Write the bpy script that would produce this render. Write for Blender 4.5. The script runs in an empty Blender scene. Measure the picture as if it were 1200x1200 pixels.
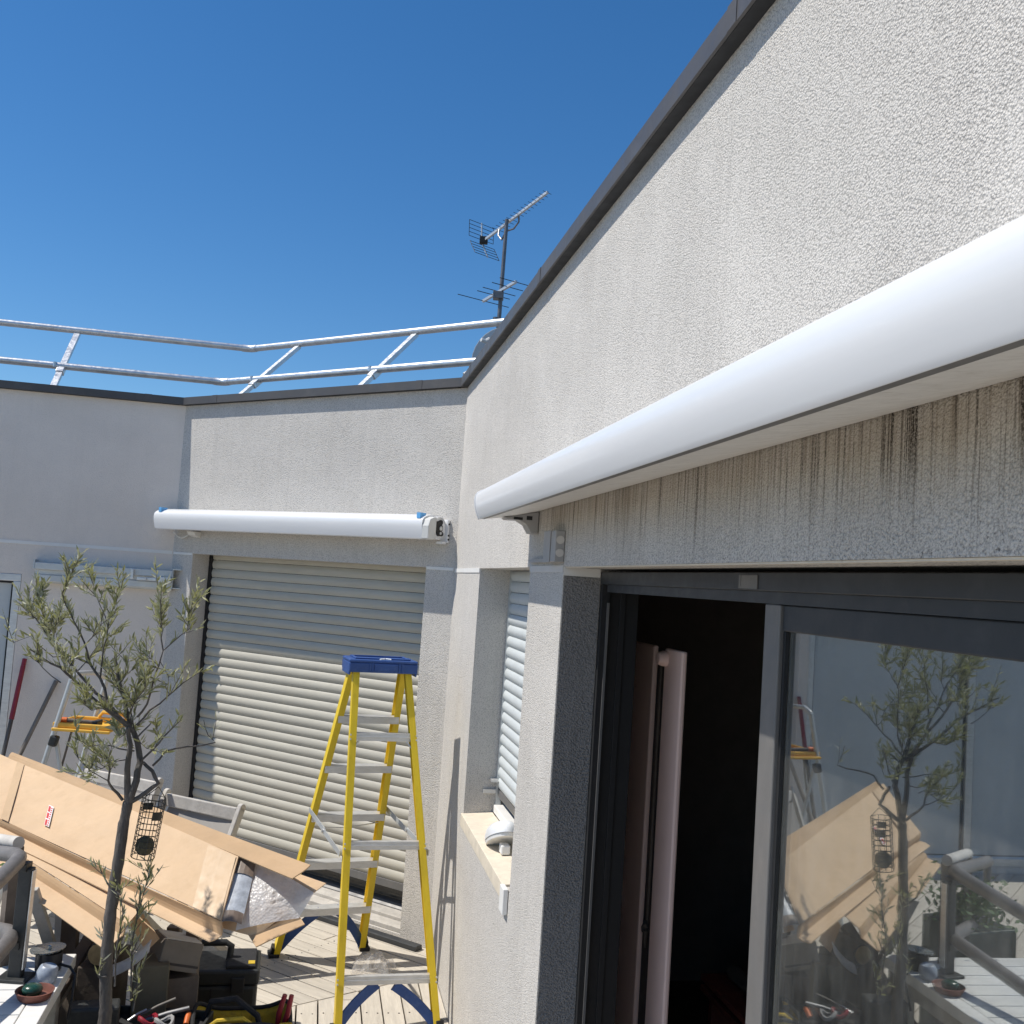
import bpy, math, random
import numpy as np
from mathutils import Matrix, Vector
random.seed(7)
R = math.radians
sc = bpy.context.scene
col = sc.collection
# ------------------------------------------------------------------ camera
CAM_H, FPX, PITCH, ROLL = 2.2, 1200.0, R(4.05), R(3.8)
Cw = Vector((0, 0, CAM_H))
Fv = Vector((0, math.cos(PITCH), math.sin(PITCH)))
U0 = Vector((0, -math.sin(PITCH), math.cos(PITCH))); R0 = Vector((1, 0, 0))
Rv = math.cos(ROLL)*R0 + math.sin(ROLL)*U0
Uv = -math.sin(ROLL)*R0 + math.cos(ROLL)*U0
cd = bpy.data.cameras.new('camera'); cam = bpy.data.objects.new('camera', cd); col.objects.link(cam)
cd.sensor_fit = 'HORIZONTAL'; cd.sensor_width = 36; cd.lens = 36*FPX/1200
cd.clip_start = 0.05; cd.clip_end = 2000
m = Matrix((Rv, Uv, -Fv)).transposed().to_4x4(); m.translation = Cw
cam.matrix_world = m
sc.camera = cam
# ------------------------------------------------------------------ sky + sun
SUN_AZ, SUN_EL = R(-95.5), R(56.5)          # bearing from +Y, clockwise
w = bpy.data.worlds.new('World'); sc.world = w; w.use_nodes = True
nt = w.node_tree; bg = nt.nodes['Background']
sky = nt.nodes.new('ShaderNodeTexSky'); sky.sky_type = 'NISHITA'; sky.sun_disc = False
sky.sun_elevation = SUN_EL; sky.sun_rotation = SUN_AZ
sky.altitude = 300; sky.air_density = 1.0; sky.dust_density = 0.15; sky.ozone_density = 5.0
hs_ = nt.nodes.new('ShaderNodeHueSaturation'); hs_.inputs['Saturation'].default_value = 1.24; hs_.inputs['Value'].default_value = 1.0
nt.links.new(sky.outputs[0], hs_.inputs['Color']); nt.links.new(hs_.outputs[0], bg.inputs[0]); bg.inputs[1].default_value = 0.10
sd = bpy.data.lights.new('sun', 'SUN'); sun = bpy.data.objects.new('sun', sd); col.objects.link(sun)
sd.energy = 4.1; sd.angle = R(0.53); sd.color = (1.0, 0.95, 0.87)
S = Vector((math.cos(SUN_EL)*math.sin(SUN_AZ), math.cos(SUN_EL)*math.cos(SUN_AZ), math.sin(SUN_EL)))
sun.rotation_euler = S.to_track_quat('Z', 'Y').to_euler(); sun.location = (-6, 0, 12)
vs = sc.view_settings; vs.view_transform = 'Standard'; vs.look = 'None'; vs.exposure = 0.3; vs.gamma = 1
vs.use_curve_mapping = False

# ------------------------------------------------------------------ pixel helpers (1200 px photograph)
def ray(x, y): return Fv*FPX + Rv*(x-600) + Uv*(600-y)
def PZ(x, y, z): d = ray(x, y); return Cw + d*((z-CAM_H)/d.z)
def PY(x, y, Y): d = ray(x, y); return Cw + d*(Y/d.y)
T1, T2, T3 = R(-10.3), R(-56), R(-101)
A0 = Vector((-.326, 6.292, 0)); B0 = A0 + 2.68*Vector((math.sin(T2), math.cos(T2), 0))
def frame(o, t):
    al = Vector((-math.sin(t), -math.cos(t), 0)); into = Vector((math.cos(t), -math.sin(t), 0))
    M = Matrix((al, into, Vector((0, 0, 1)))).transposed().to_4x4(); M.translation = o
    return M
FR, FB, FL = frame(A0, T1), frame(B0, T2), frame(B0, T3)   # right, back, left walls: x along, y into the wall
def PF(F, x, y, d):
    o = F.translation; al = F.col[0].xyz; into = F.col[1].xyz; r = ray(x, y)
    X = Cw + r*(into.dot(o+into*d-Cw)/into.dot(r))
    return (X-o).dot(al), X.z
I4 = Matrix.Identity(4)
def FT(F, x, y, z): return F @ Matrix.Translation((x, y, z))

# ------------------------------------------------------------------ mesh builder
class MB:
    def __init__(s): s.v = []; s.f = []
    def add(s, vs, fs):
        n = len(s.v); s.v += [Vector(q) for q in vs]; s.f += [tuple(i+n for i in f) for f in fs]; return s
    def box(s, a, b, M=None):
        (x0, y0, z0), (x1, y1, z1) = a, b
        vs = [(x0,y0,z0),(x1,y0,z0),(x1,y1,z0),(x0,y1,z0),(x0,y0,z1),(x1,y0,z1),(x1,y1,z1),(x0,y1,z1)]
        if M: vs = [M @ Vector(q) for q in vs]
        return s.add(vs, [(3,2,1,0),(4,5,6,7),(0,1,5,4),(1,2,6,5),(2,3,7,6),(3,0,4,7)])
    def bar(s, p, q, w, h, up=(0,0,1), tw=None):      # rectangular bar from p to q, w sideways, h along up
        p, q = Vector(p), Vector(q); d = (q-p); L = d.length; d = d/L
        x = d.cross(Vector(up)); x = x.normalized() if x.length > 1e-4 else d.orthogonal().normalized()
        y = x.cross(d)
        w2, h2 = tw if tw else (w, h)
        vs = []
        for c, ww, hh in ((p, w, h), (q, w2, h2)):
            for sx, sy in ((-1,-1),(1,-1),(1,1),(-1,1)): vs.append(c + x*(sx*ww/2) + y*(sy*hh/2))
        return s.add(vs, [(0,1,2,3),(7,6,5,4),(0,4,5,1),(1,5,6,2),(2,6,7,3),(3,7,4,0)])
    def prism(s, prof, a, b, ka=0, kb=0):             # profile in (y,z), extruded along x; ends sheared by k*y
        n = len(prof); vs = [(a+ka*y, y, z) for y, z in prof] + [(b+kb*y, y, z) for y, z in prof]
        fs = [tuple(range(n)), tuple(range(2*n-1, n-1, -1))]
        fs += [(i, i+n, (i+1) % n+n, (i+1) % n) for i in range(n)]
        return s.add(vs, fs)
    def poly(s, pts, z0, z1):                         # flat polygon with thickness
        n = len(pts); vs = [(x, y, z0) for x, y in pts] + [(x, y, z1) for x, y in pts]
        fs = [tuple(range(n-1, -1, -1)), tuple(range(n, 2*n))] + [(i, (i+1) % n, (i+1) % n+n, i+n) for i in range(n)]
        return s.add(vs, fs)
    def tube(s, path, r, n=8, caps=True):
        P = [Vector(q) for q in path]; rr = r if isinstance(r, (list, tuple)) else [r]*len(P)
        t0 = (P[1]-P[0]).normalized(); x = t0.orthogonal().normalized(); base = len(s.v); vs = []
        for i, q in enumerate(P):
            t = ((P[min(i+1, len(P)-1)]-P[max(i-1, 0)])).normalized()
            x = (x - t*x.dot(t)).normalized(); y = t.cross(x)
            for k in range(n):
                a = 2*math.pi*k/n; vs.append(q + (x*math.cos(a)+y*math.sin(a))*rr[i])
        fs = []
        for i in range(len(P)-1):
            for k in range(n): fs.append((i*n+k, i*n+(k+1) % n, (i+1)*n+(k+1) % n, (i+1)*n+k))
        if caps: fs += [tuple(range(n-1, -1, -1)), tuple(range((len(P)-1)*n, len(P)*n))]
        return s.add(vs, fs)
    def lathe(s, prof, n=20, M=None):                 # profile (r,z)
        vs = []
        for r_, z in prof:
            for k in range(n):
                a = 2*math.pi*k/n; q = Vector((r_*math.cos(a), r_*math.sin(a), z)); vs.append(M @ q if M else q)
        fs = []
        for i in range(len(prof)-1):
            for k in range(n): fs.append((i*n+k, i*n+(k+1) % n, (i+1)*n+(k+1) % n, (i+1)*n+k))
        fs += [tuple(range(n-1, -1, -1)), tuple(range((len(prof)-1)*n, len(prof)*n))]
        return s.add(vs, fs)
    def grid(s, fn, nu, nv):
        vs = [fn(i/nu, j/nv) for j in range(nv+1) for i in range(nu+1)]
        fs = [(j*(nu+1)+i, j*(nu+1)+i+1, (j+1)*(nu+1)+i+1, (j+1)*(nu+1)+i) for j in range(nv) for i in range(nu)]
        return s.add(vs, fs)
def obj(name, mb, mat, parent=None, F=None, smooth=False, bevel=0, solid=0, kind=None, label=None):
    me = bpy.data.meshes.new(name)
    Mx = (parent.matrix_world.inverted() if parent else I4) @ (F or I4)
    if parent is None and F is not None: Mx = I4
    me.from_pydata([tuple(Mx @ v) for v in mb.v], [], mb.f); me.validate(); me.update()
    if smooth:
        me.polygons.foreach_set('use_smooth', [True]*len(me.polygons))
        try: me.set_sharp_from_angle(angle=R(smooth if smooth is not True else 40))
        except Exception: pass
    me.materials.append(mat)
    o = bpy.data.objects.new(name, me); col.objects.link(o)
    if parent: o.parent = parent; o.matrix_world = parent.matrix_world
    elif F is not None: o.matrix_world = F
    if solid:
        b = o.modifiers.new('solid', 'SOLIDIFY'); b.thickness = solid; b.offset = 0
    if bevel:
        b = o.modifiers.new('bevel', 'BEVEL'); b.width = bevel; b.segments = 2; b.limit_method = 'ANGLE'; b.angle_limit = R(40)
    if kind: o['kind'] = kind
    if label: o['label'] = label
    return o
def tag(o, label, cat, group=None):
    o['label'] = label; o['category'] = cat
    if group: o['group'] = group
    return o
def thing(name, label, cat, M, group=None):
    o = bpy.data.objects.new(name, None); o.empty_display_size = .1; col.objects.link(o)
    o.matrix_world = M if isinstance(M, Matrix) else Matrix.Translation(M)
    bpy.context.view_layer.update()
    return tag(o, label, cat, group)
def struct(name, mb, mat, F=None, **k):
    o = obj(name, mb, mat, None, F, **k); o['kind'] = 'structure'; return o
def part_sub(name, mb, mat, part, F=None, **k): return obj(name, mb, mat, part, F, **k)

# ------------------------------------------------------------------ materials
def lin(c): return tuple(((x/255)/12.92 if x/255 <= .04045 else ((x/255+.055)/1.055)**2.4) for x in c)
def nodes(name):
    mt = bpy.data.materials.new(name); mt.use_nodes = True
    t = mt.node_tree; return mt, t, t.nodes['Principled BSDF']
def N(t, kind, **k):
    n = t.nodes.new(kind)
    for a, b in k.items():
        if a.startswith('i_'): n.inputs[int(a[2:])].default_value = b
        else: setattr(n, a, b)
    return n
def setp(b, **k):
    names = dict(rough='Roughness', metal='Metallic', spec='Specular IOR Level', coat='Coat Weight', coatr='Coat Roughness', trans='Transmission Weight', ior='IOR', alpha='Alpha')
    for a, v in k.items(): b.inputs[names[a]].default_value = v
def noise(t, co, scale, detail=4, rough=.6, stretch=None):
    n = N(t, 'ShaderNodeTexNoise'); n.inputs['Scale'].default_value = scale
    n.inputs['Detail'].default_value = detail; n.inputs['Roughness'].default_value = rough
    if stretch:
        mp = N(t, 'ShaderNodeMapping'); mp.inputs['Scale'].default_value = stretch
        t.links.new(co, mp.inputs[0]); co = mp.outputs[0]
    t.links.new(co, n.inputs['Vector']); return n.outputs['Fac']
def ramp(t, fac, stops):
    r_ = N(t, 'ShaderNodeValToRGB'); e = r_.color_ramp.elements
    while len(e) < len(stops): e.new(.5)
    for i, (p_, c) in enumerate(stops):
        e[i].position = p_; e[i].color = (*c, 1) if not isinstance(c, (int, float)) else (c, c, c, 1)
    t.links.new(fac, r_.inputs[0]); return r_.outputs[0]
def mixc(t, fac, a, b, mode='MIX'):
    n = N(t, 'ShaderNodeMix', data_type='RGBA', blend_type=mode)
    for sock, v in ((n.inputs[0], fac), (n.inputs[6], a), (n.inputs[7], b)):
        if hasattr(v, 'is_linked') or hasattr(v, 'links'): t.links.new(v, sock)
        elif isinstance(v, (int, float)): sock.default_value = v
        else: sock.default_value = (*v, 1) if len(v) == 3 else v
    return n.outputs[2]
def math_(t, op, a, b=None, clamp=False):
    n = N(t, 'ShaderNodeMath', operation=op, use_clamp=clamp)
    for i, v in enumerate((a, b)):
        if v is None: continue
        if isinstance(v, (int, float)): n.inputs[i].default_value = v
        else: t.links.new(v, n.inputs[i])
    return n.outputs[0]
def bump(t, b, h, strength, dist):
    n = N(t, 'ShaderNodeBump'); n.inputs['Strength'].default_value = strength; n.inputs['Distance'].default_value = dist
    t.links.new(h, n.inputs['Height']); t.links.new(n.outputs[0], b.inputs['Normal'])
def simple(name, c, rough=.5, metal=0, var=.15, vscale=6, bmp=0, bscale=80, stretch=None, coat=0, spec=.5, dirt=None, objrand=0):
    mt, t, b = nodes(name); setp(b, rough=rough, metal=metal, coat=coat, spec=spec)
    co = N(t, 'ShaderNodeTexCoord').outputs['Object']
    f = noise(t, co, vscale, 5, .65, stretch)
    lo = tuple(x*(1-var) for x in c); hi = tuple(min(1, x*(1+var)) for x in c)
    cc = ramp(t, f, [(.3, lo), (.7, hi)])
    if dirt:
        g = noise(t, co, vscale*2.7, 6, .7, stretch); cc = mixc(t, ramp(t, g, [(.52, 0), (.72, dirt[1])]), cc, dirt[0])
    if objrand:
        oi = N(t, 'ShaderNodeObjectInfo').outputs['Random']
        k = math_(t, 'ADD', math_(t, 'MULTIPLY', oi, 2*objrand), 1-objrand)
        hsv = N(t, 'ShaderNodeHueSaturation'); t.links.new(cc, hsv.inputs['Color']); t.links.new(k, hsv.inputs['Value']); cc = hsv.outputs[0]
    t.links.new(cc, b.inputs['Base Color'])
    if coat == 0:
        rr = ramp(t, noise(t, co, vscale*3, 4), [(.3, max(0, rough-.08)), (.7, min(1, rough+.1))])
        t.links.new(rr, b.inputs['Roughness'])
    if bmp: bump(t, b, noise(t, co, bscale, 4, .6, stretch), 1, bmp)
    return mt
def stucco(name, c, stain=None, grain=225, relief=.0040, pit=.8, streak=.34):
    mt, t, b = nodes(name); setp(b, rough=.93, spec=.2)
    co = N(t, 'ShaderNodeTexCoord').outputs['Object']
    g = noise(t, co, grain*1.5, 3, .6); g2 = noise(t, co, grain*.4, 3, .6)
    vor = N(t, 'ShaderNodeTexVoronoi'); vor.inputs['Scale'].default_value = grain; t.links.new(co, vor.inputs['Vector'])
    vd = vor.outputs['Distance']
    h = math_(t, 'ADD', math_(t, 'MULTIPLY', g, .75), math_(t, 'SUBTRACT', math_(t, 'MULTIPLY', g2, .35), math_(t, 'MULTIPLY', vd, .8)))
    big = noise(t, co, 1.1, 5, .6); mid = noise(t, co, 5, 4, .6)
    cc = ramp(t, big, [(.3, tuple(x*.9 for x in c)), (.7, tuple(x*1.05 for x in c))])
    cc = mixc(t, ramp(t, mid, [(.45, 0), (.8, .18)]), cc, tuple(x*.8 for x in c))
    # dark pits between the grains of the render
    cc = mixc(t, math_(t, 'MULTIPLY', ramp(t, vd, [(.42, 0), (.72, pit)]), ramp(t, g, [(.40, 1), (.60, .25)])), cc, tuple(x*.42 for x in c))
    # faint rain streaks
    st = noise(t, co, 1.0, 4, .65, (22, 22, .55))
    cc = mixc(t, ramp(t, st, [(.5, 0), (.75, streak)]), cc, tuple(x*.66 for x in c))
    if stain:      # dirt washed down the face of the lintel below the awning: brown at the top, black algae streaks
        s0, ztop, zbot = stain
        sep = N(t, 'ShaderNodeSeparateXYZ'); t.links.new(co, sep.inputs[0])
        mr = N(t, 'ShaderNodeMapRange'); mr.inputs[1].default_value = zbot; mr.inputs[2].default_value = ztop
        t.links.new(sep.outputs[2], mr.inputs[0]); zf = mr.outputs[0]
        ms = N(t, 'ShaderNodeMapRange'); ms.inputs[1].default_value = s0; ms.inputs[2].default_value = s0+.5; t.links.new(sep.outputs[0], ms.inputs[0])
        over = N(t, 'ShaderNodeMapRange'); over.inputs[1].default_value = ztop+.12; over.inputs[2].default_value = ztop+.02; t.links.new(sep.outputs[2], over.inputs[0])
        low = N(t, 'ShaderNodeMapRange'); low.inputs[1].default_value = zbot-.03; low.inputs[2].default_value = zbot; t.links.new(sep.outputs[2], low.inputs[0])
        mask = math_(t, 'MULTIPLY', math_(t, 'MULTIPLY', ms.outputs[0], over.outputs[0]), low.outputs[0])
        patch = noise(t, co, 6, 4, .6)
        br = math_(t, 'MULTIPLY', math_(t, 'MULTIPLY', ramp(t, zf, [(.25, 0), (.8, 1)]), mask), ramp(t, patch, [(.25, .35), (.7, .8)]))
        cc = mixc(t, br, cc, (.43, .365, .275))
        s1 = noise(t, co, 1.0, 4, .7, (66, 66, 1.1)); s2 = noise(t, co, 1.0, 3, .6, (130, 130, 3.0))
        gr = noise(t, co, 230, 3, .6)
        fine = math_(t, 'MULTIPLY', ramp(t, s2, [(.5, 0), (.64, .6)]), ramp(t, zf, [(0, .15), (.9, .9)]))
        cc = mixc(t, math_(t, 'MULTIPLY', fine, mask), cc, (.17, .13, .09))
        k = math_(t, 'MULTIPLY', ramp(t, s1, [(.53, 0), (.605, 1)]), ramp(t, gr, [(.36, .25), (.54, 1)]))
        k = math_(t, 'MULTIPLY', math_(t, 'MULTIPLY', k, mask), ramp(t, zf, [(0, .35), (.35, .6), (.75, 1.0)]))
        ln_ = noise(t, co, 1.0, 3, .6, (26, 26, .0)); pt_ = noise(t, co, 1.7, 4, .6)
        reach = math_(t, 'ADD', zf, math_(t, 'MULTIPLY', math_(t, 'SUBTRACT', ln_, .5), 2.4))
        k = math_(t, 'MULTIPLY', math_(t, 'MULTIPLY', k, ramp(t, reach, [(.15, .12), (.62, 1)])), ramp(t, pt_, [(.36, .6), (.60, 1)]))
        cc = mixc(t, k, cc, (.052, .042, .031))
        # black specks along the drip edge
        edge = ramp(t, zf, [(.0, 1), (.4, 0)])
        sp = math_(t, 'MULTIPLY', math_(t, 'MULTIPLY', ramp(t, noise(t, co, 130, 3, .7), [(.565, 0), (.65, .75)]), edge), mask)
        cc = mixc(t, sp, cc, (.05, .05, .05))
    t.links.new(cc, b.inputs['Base Color'])
    h = math_(t, 'MULTIPLY', h, ramp(t, noise(t, co, 2.3, 4, .6), [(.3, .55), (.7, 1.25)]))
    bump(t, b, h, 1.0, relief)
    return mt
WALL = (.68, .645, .595)
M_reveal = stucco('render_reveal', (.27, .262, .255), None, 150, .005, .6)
M_wallR = stucco('render_right', WALL, (2.25, 2.50, 2.27))
M_wallB = stucco('render_back', WALL, None, 185, .0045, .7)
M_wallL = stucco('render_left', (.75, .685, .62), None, 150, .0015, .10, .08)
M_smooth = simple('smooth_plaster', (.58, .555, .52), .85, var=.06, vscale=3, bmp=.0006, bscale=120)
M_coping = simple('coping_metal', (.075, .071, .07), .5, .0, .12, 3, spec=.5, dirt=((.14, .13, .125), .35))
M_white = simple('white_lacquer', (.75, .755, .76), .3, 0, .03, 2.2, stretch=(.5, 8, 8), coat=.25)
M_whiteb = simple('white_plastic', (.74, .73, .70), .5, 0, .04, 6)
M_awnbot = simple('awning_underside', (.70, .68, .65), .5, 0, .08, 4, stretch=(9, 3, 3), dirt=((.3, .26, .2), .35))
M_dark = simple('anthracite_frame', (.030, .033, .037), .42, 0, .1, 5, dirt=((.09, .09, .09), .25))
M_black = simple('black_rubber_and_shade', (.012, .012, .013), .6, 0, .1)  # rubber parts, also the shade painted under copings and on the far jamb
M_stile = simple('grey_aluminium_stile', (.16, .155, .15), .45, .2, .1, 5, stretch=(1, 1, .3), dirt=((.3, .28, .25), .25))
M_galv = simple('galvanised_steel', (.62, .63, .64), .38, .85, .16, 14, bmp=.0004, bscale=200)
M_alu = simple('aluminium', (.62, .62, .61), .42, .6, .1, 12, stretch=(1, 1, 4), dirt=((.35, .33, .3), .3))
M_zinc = simple('zinc_beam', (.53, .55, .55), .45, .45, .12, 5)
M_shut = simple('shutter_slat', (.47, .445, .375), .5, 0, .06, 2.5, stretch=(1, 6, 6), objrand=.03, dirt=((.36, .33, .28), .35))
M_shutw = simple('shutter_slat_white', (.53, .56, .56), .45, 0, .05, 4, dirt=((.4, .4, .38), .25))
M_sill = simple('stone_sill', (.66, .58, .46), .7, 0, .1, 14, bmp=.0008, bscale=140, dirt=((.4, .35, .28), .3))
M_yellow = simple('yellow_fibreglass', (.76, .54, .02), .42, 0, .12, 9, stretch=(1, 1, .2), dirt=((.42, .27, .02), .3))
M_blue = simple('blue_plastic', (.022, .07, .24), .5, 0, .15, 14, dirt=((.12, .17, .3), .3))
M_card = simple('cardboard', (.61, .43, .265), .85, 0, .07, 5, bmp=.004, bscale=9, stretch=(1, 1, 1), dirt=((.50, .34, .20), .4))
M_cardin = simple('cardboard_inside', (.47, .315, .18), .9, 0, .08, 5, bmp=.0006, bscale=60)
M_tape = simple('packing_tape', (.54, .37, .21), .5, 0, .06, 9)
M_redp = simple('red_print', (.55, .03, .03), .6)
M_whitep = simple('white_print', (.75, .73, .70), .6)
M_gwood = simple('weathered_wood', (.50, .47, .425), .85, 0, .22, 7, bmp=.0015, bscale=40, stretch=(1, 1, 1), objrand=.12, dirt=((.25, .23, .2), .5))
M_dwood = simple('dark_wood', (.13, .105, .085), .85, 0, .3, 7, bmp=.002, bscale=40, objrand=.25)
M_canvas = simple('taupe_canvas', (.30, .28, .255), .9, 0, .08, 6, bmp=.0005, bscale=300)
M_bark = simple('olive_bark', (.10, .088, .078), .9, 0, .35, 28, bmp=.008, bscale=80, stretch=(1, 1, .3), dirt=((.16, .15, .13), .45))
M_wire = simple('feeder_wire', (.035, .035, .03), .5, .3)
M_fat = simple('fat_ball', (.10, .085, .05), .95, 0, .4, 60, bmp=.004, bscale=120)
M_red = simple('red_handle', (.27, .018, .03), .4)
M_pole = simple('dark_pole', (.085, .075, .065), .5, 0, .2)
M_gpole = simple('grey_brown_pole', (.20, .17, .14), .7, 0, .25, 12)
M_orange = simple('orange_tray', (.76, .42, .05), .5, 0, .1)
M_tool = simple('toolbox_plastic', (.022, .024, .024), .55, 0, .25, 12, bmp=.0006, bscale=220, dirt=((.07, .068, .06), .35))
M_bagy = simple('yellow_nylon', (.55, .38, .03), .8, 0, .2, 14, bmp=.0012, bscale=200, dirt=((.12, .09, .03), .6))
M_bagk = simple('black_nylon', (.02, .02, .022), .85, 0, .25, 18, bmp=.0012, bscale=220)
M_tube = simple('grey_tube', (.17, .16, .155), .48, .1, .14, 14, dirt=((.28, .26, .24), .4))
M_pot = simple('dark_pot', (.03, .03, .034), .4, .2, .2)
M_potrim = simple('pot_rim', (.42, .44, .43), .25, .8)
M_ceram = simple('blue_grey_ceramic', (.30, .34, .40), .35, 0, .25, 25, dirt=((.10, .13, .25), .5))
M_terra = simple('terracotta', (.16, .058, .04), .6, 0, .2, 14)
M_green = simple('dark_green_glass', (.012, .05, .035), .2)
M_tabw = simple('whitewashed_board', (.70, .69, .66), .6, 0, .06, 5, stretch=(1, 6, 1), bmp=.0005, bscale=50, objrand=.05, dirt=((.5, .48, .45), .3))
M_deck = simple('deck_board', (.50, .455, .385), .85, 0, .13, 4, stretch=(1, 9, 9), bmp=.0012, bscale=14, objrand=.09, dirt=((.33, .29, .24), .4))
M_base = simple('deck_underlay', (.06, .055, .05), .9)
M_ground = simple('roof_gravel', (.28, .27, .25), .95, 0, .2, 3, bmp=.01, bscale=40)
M_roof = simple('roof_felt', (.16, .16, .16), .9, 0, .15, 2)
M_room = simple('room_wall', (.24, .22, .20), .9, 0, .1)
M_pink = simple('pale_panel', (.86, .63, .55), .5, 0, .04, 3)
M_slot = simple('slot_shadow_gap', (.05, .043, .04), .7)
M_redwood = simple('red_brown_shelf', (.46, .13, .09), .6, 0, .2)
M_dish = simple('dish_paint', (.55, .55, .53), .55, 0, .08, 5)
M_ant = simple('antenna_metal', (.16, .16, .165), .45, .6, .2, 20)
M_cap = simple('blue_film', (.12, .38, .70), .5)
M_soil = simple('soil', (.05, .038, .028), .95, 0, .3, 30, bmp=.006, bscale=60)
M_clay = simple('clay_planter', (.16, .15, .14), .8, 0, .2, 9)
M_flower = simple('red_petal', (.55, .02, .03), .6)
M_leafg = simple('shrub_leaf', (.055, .11, .02), .55, 0, .35, 30)
M_wht = simple('painted_kerb_slab', (.66, .66, .64), .7, 0, .07, 6)
M_rust = simple('orange_plastic', (.65, .14, .02), .5)
M_film = simple('grey_label_film', (.40, .42, .45), .3, 0, .3, 30, coat=.4)
M_labelbr = simple('brown_label', (.16, .115, .085), .5, 0, .25, 30)
def leafmat():
    mt, t, b = nodes('olive_leaf'); setp(b, rough=.5, spec=.45)
    oi = N(t, 'ShaderNodeTexCoord').outputs['Object']
    f = noise(t, oi, 45, 2, .5)
    top = ramp(t, f, [(.3, (.16, .168, .062)), (.5, (.29, .287, .12)), (.72, (.48, .45, .25))])
    geo = N(t, 'ShaderNodeNewGeometry')
    cc = mixc(t, geo.outputs['Backfacing'], top, (.42, .42, .32))
    t.links.new(cc, b.inputs['Base Color'])
    tr = N(t, 'ShaderNodeBsdfTranslucent'); tr.inputs[0].default_value = (.32, .33, .13, 1)
    mx = N(t, 'ShaderNodeMixShader'); mx.inputs[0].default_value = .32
    t.links.new(b.outputs[0], mx.inputs[1]); t.links.new(tr.outputs[0], mx.inputs[2])
    t.links.new(mx.outputs[0], t.nodes['Material Output'].inputs[0]); return mt
M_leaf = leafmat()
def glassmat(name, refl, tint, rough=0.0, dust=.07):
    mt, t, b = nodes(name); t.nodes.remove(b)
    g = N(t, 'ShaderNodeBsdfGlossy'); g.inputs['Roughness'].default_value = rough; g.inputs[0].default_value = (.92, .96, .97, 1)
    tr = N(t, 'ShaderNodeBsdfTransparent'); tr.inputs[0].default_value = (*tint, 1)
    mx = N(t, 'ShaderNodeMixShader'); mx.inputs[0].default_value = refl
    t.links.new(tr.outputs[0], mx.inputs[1]); t.links.new(g.outputs[0], mx.inputs[2])
    co = N(t, 'ShaderNodeTexCoord').outputs['Object']
    du = N(t, 'ShaderNodeBsdfDiffuse'); du.inputs[0].default_value = (.62, .61, .58, 1)
    sm_ = noise(t, co, 3.2, 5, .65, (1, 1, .5)); fi = noise(t, co, 26, 4, .7, (1, 1, .25))
    f = math_(t, 'MULTIPLY', ramp(t, sm_, [(.3, .25), (.7, 1)]), ramp(t, fi, [(.35, dust*.5), (.7, dust*1.4)]))
    m3 = N(t, 'ShaderNodeMixShader'); t.links.new(f, m3.inputs[0])
    t.links.new(mx.outputs[0], m3.inputs[1]); t.links.new(du.outputs[0], m3.inputs[2])
    t.links.new(m3.outputs[0], t.nodes['Material Output'].inputs[0])
    return mt
M_glass = glassmat('solar_glass', .31, (.80, .82, .82), .006)
M_glass2 = glassmat('solar_glass_inner', .24, (.45, .47, .48), .012, .02)
M_glassdark = simple('dark_door_glass', (.012, .014, .016), .08)
M_bluepane = simple('pale_blue_pane', (.52, .545, .54), .4, 0, .08, 1.2)
def plasticmat():
    mt, t, b = nodes('clear_bubble_plastic'); setp(b, rough=.32, spec=.6)
    b.inputs['Base Color'].default_value = (.88, .87, .86, 1)
    co = N(t, 'ShaderNodeTexCoord').outputs['Object']
    v = N(t, 'ShaderNodeTexVoronoi'); v.inputs['Scale'].default_value = 95; t.links.new(co, v.inputs['Vector'])
    bump(t, b, v.outputs['Distance'], 1, .0022)
    tl = N(t, 'ShaderNodeBsdfTranslucent'); tl.inputs[0].default_value = (.85, .84, .83, 1)
    m2 = N(t, 'ShaderNodeMixShader'); m2.inputs[0].default_value = .45
    t.links.new(b.outputs[0], m2.inputs[1]); t.links.new(tl.outputs[0], m2.inputs[2])
    tr = N(t, 'ShaderNodeBsdfTransparent'); tr.inputs[0].default_value = (.97, .96, .95, 1)
    f = ramp(t, noise(t, co, 16, 4, .6), [(.3, .7), (.65, .97)])
    mx = N(t, 'ShaderNodeMixShader'); t.links.new(f, mx.inputs[0])
    t.links.new(tr.outputs[0], mx.inputs[1]); t.links.new(m2.outputs[0], mx.inputs[2])
    t.links.new(mx.outputs[0], t.nodes['Material Output'].inputs[0]); return mt
M_jbox = simple('grey_box_plastic', (.34,.335,.33), .55, 0, .06)
M_bub = plasticmat()

# ------------------------------------------------------------------ ground, floor, roof
struct('ground', MB().add([(-600,-600,-.25),(600,-600,-.25),(600,600,-.25),(-600,600,-.25)], [(0,1,2,3)]), M_ground)
def clip(poly, p, n):       # keep the side where (q-p).n >= 0
    out = []
    for i in range(len(poly)):
        a, b = poly[i], poly[(i+1) % len(poly)]
        da, db = (a-p).dot(n), (b-p).dot(n)
        if da >= 0: out.append(a)
        if (da >= 0) != (db >= 0): out.append(a + (b-a)*(da/(da-db)))
    return out
base = MB().poly([(-9,-5),(2.2,-5),(-.3,6.55),(-2.6,8.05),(-9,6.8)], -.2, -.03)
terrace = struct('terrace_floor', base, M_base)
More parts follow.
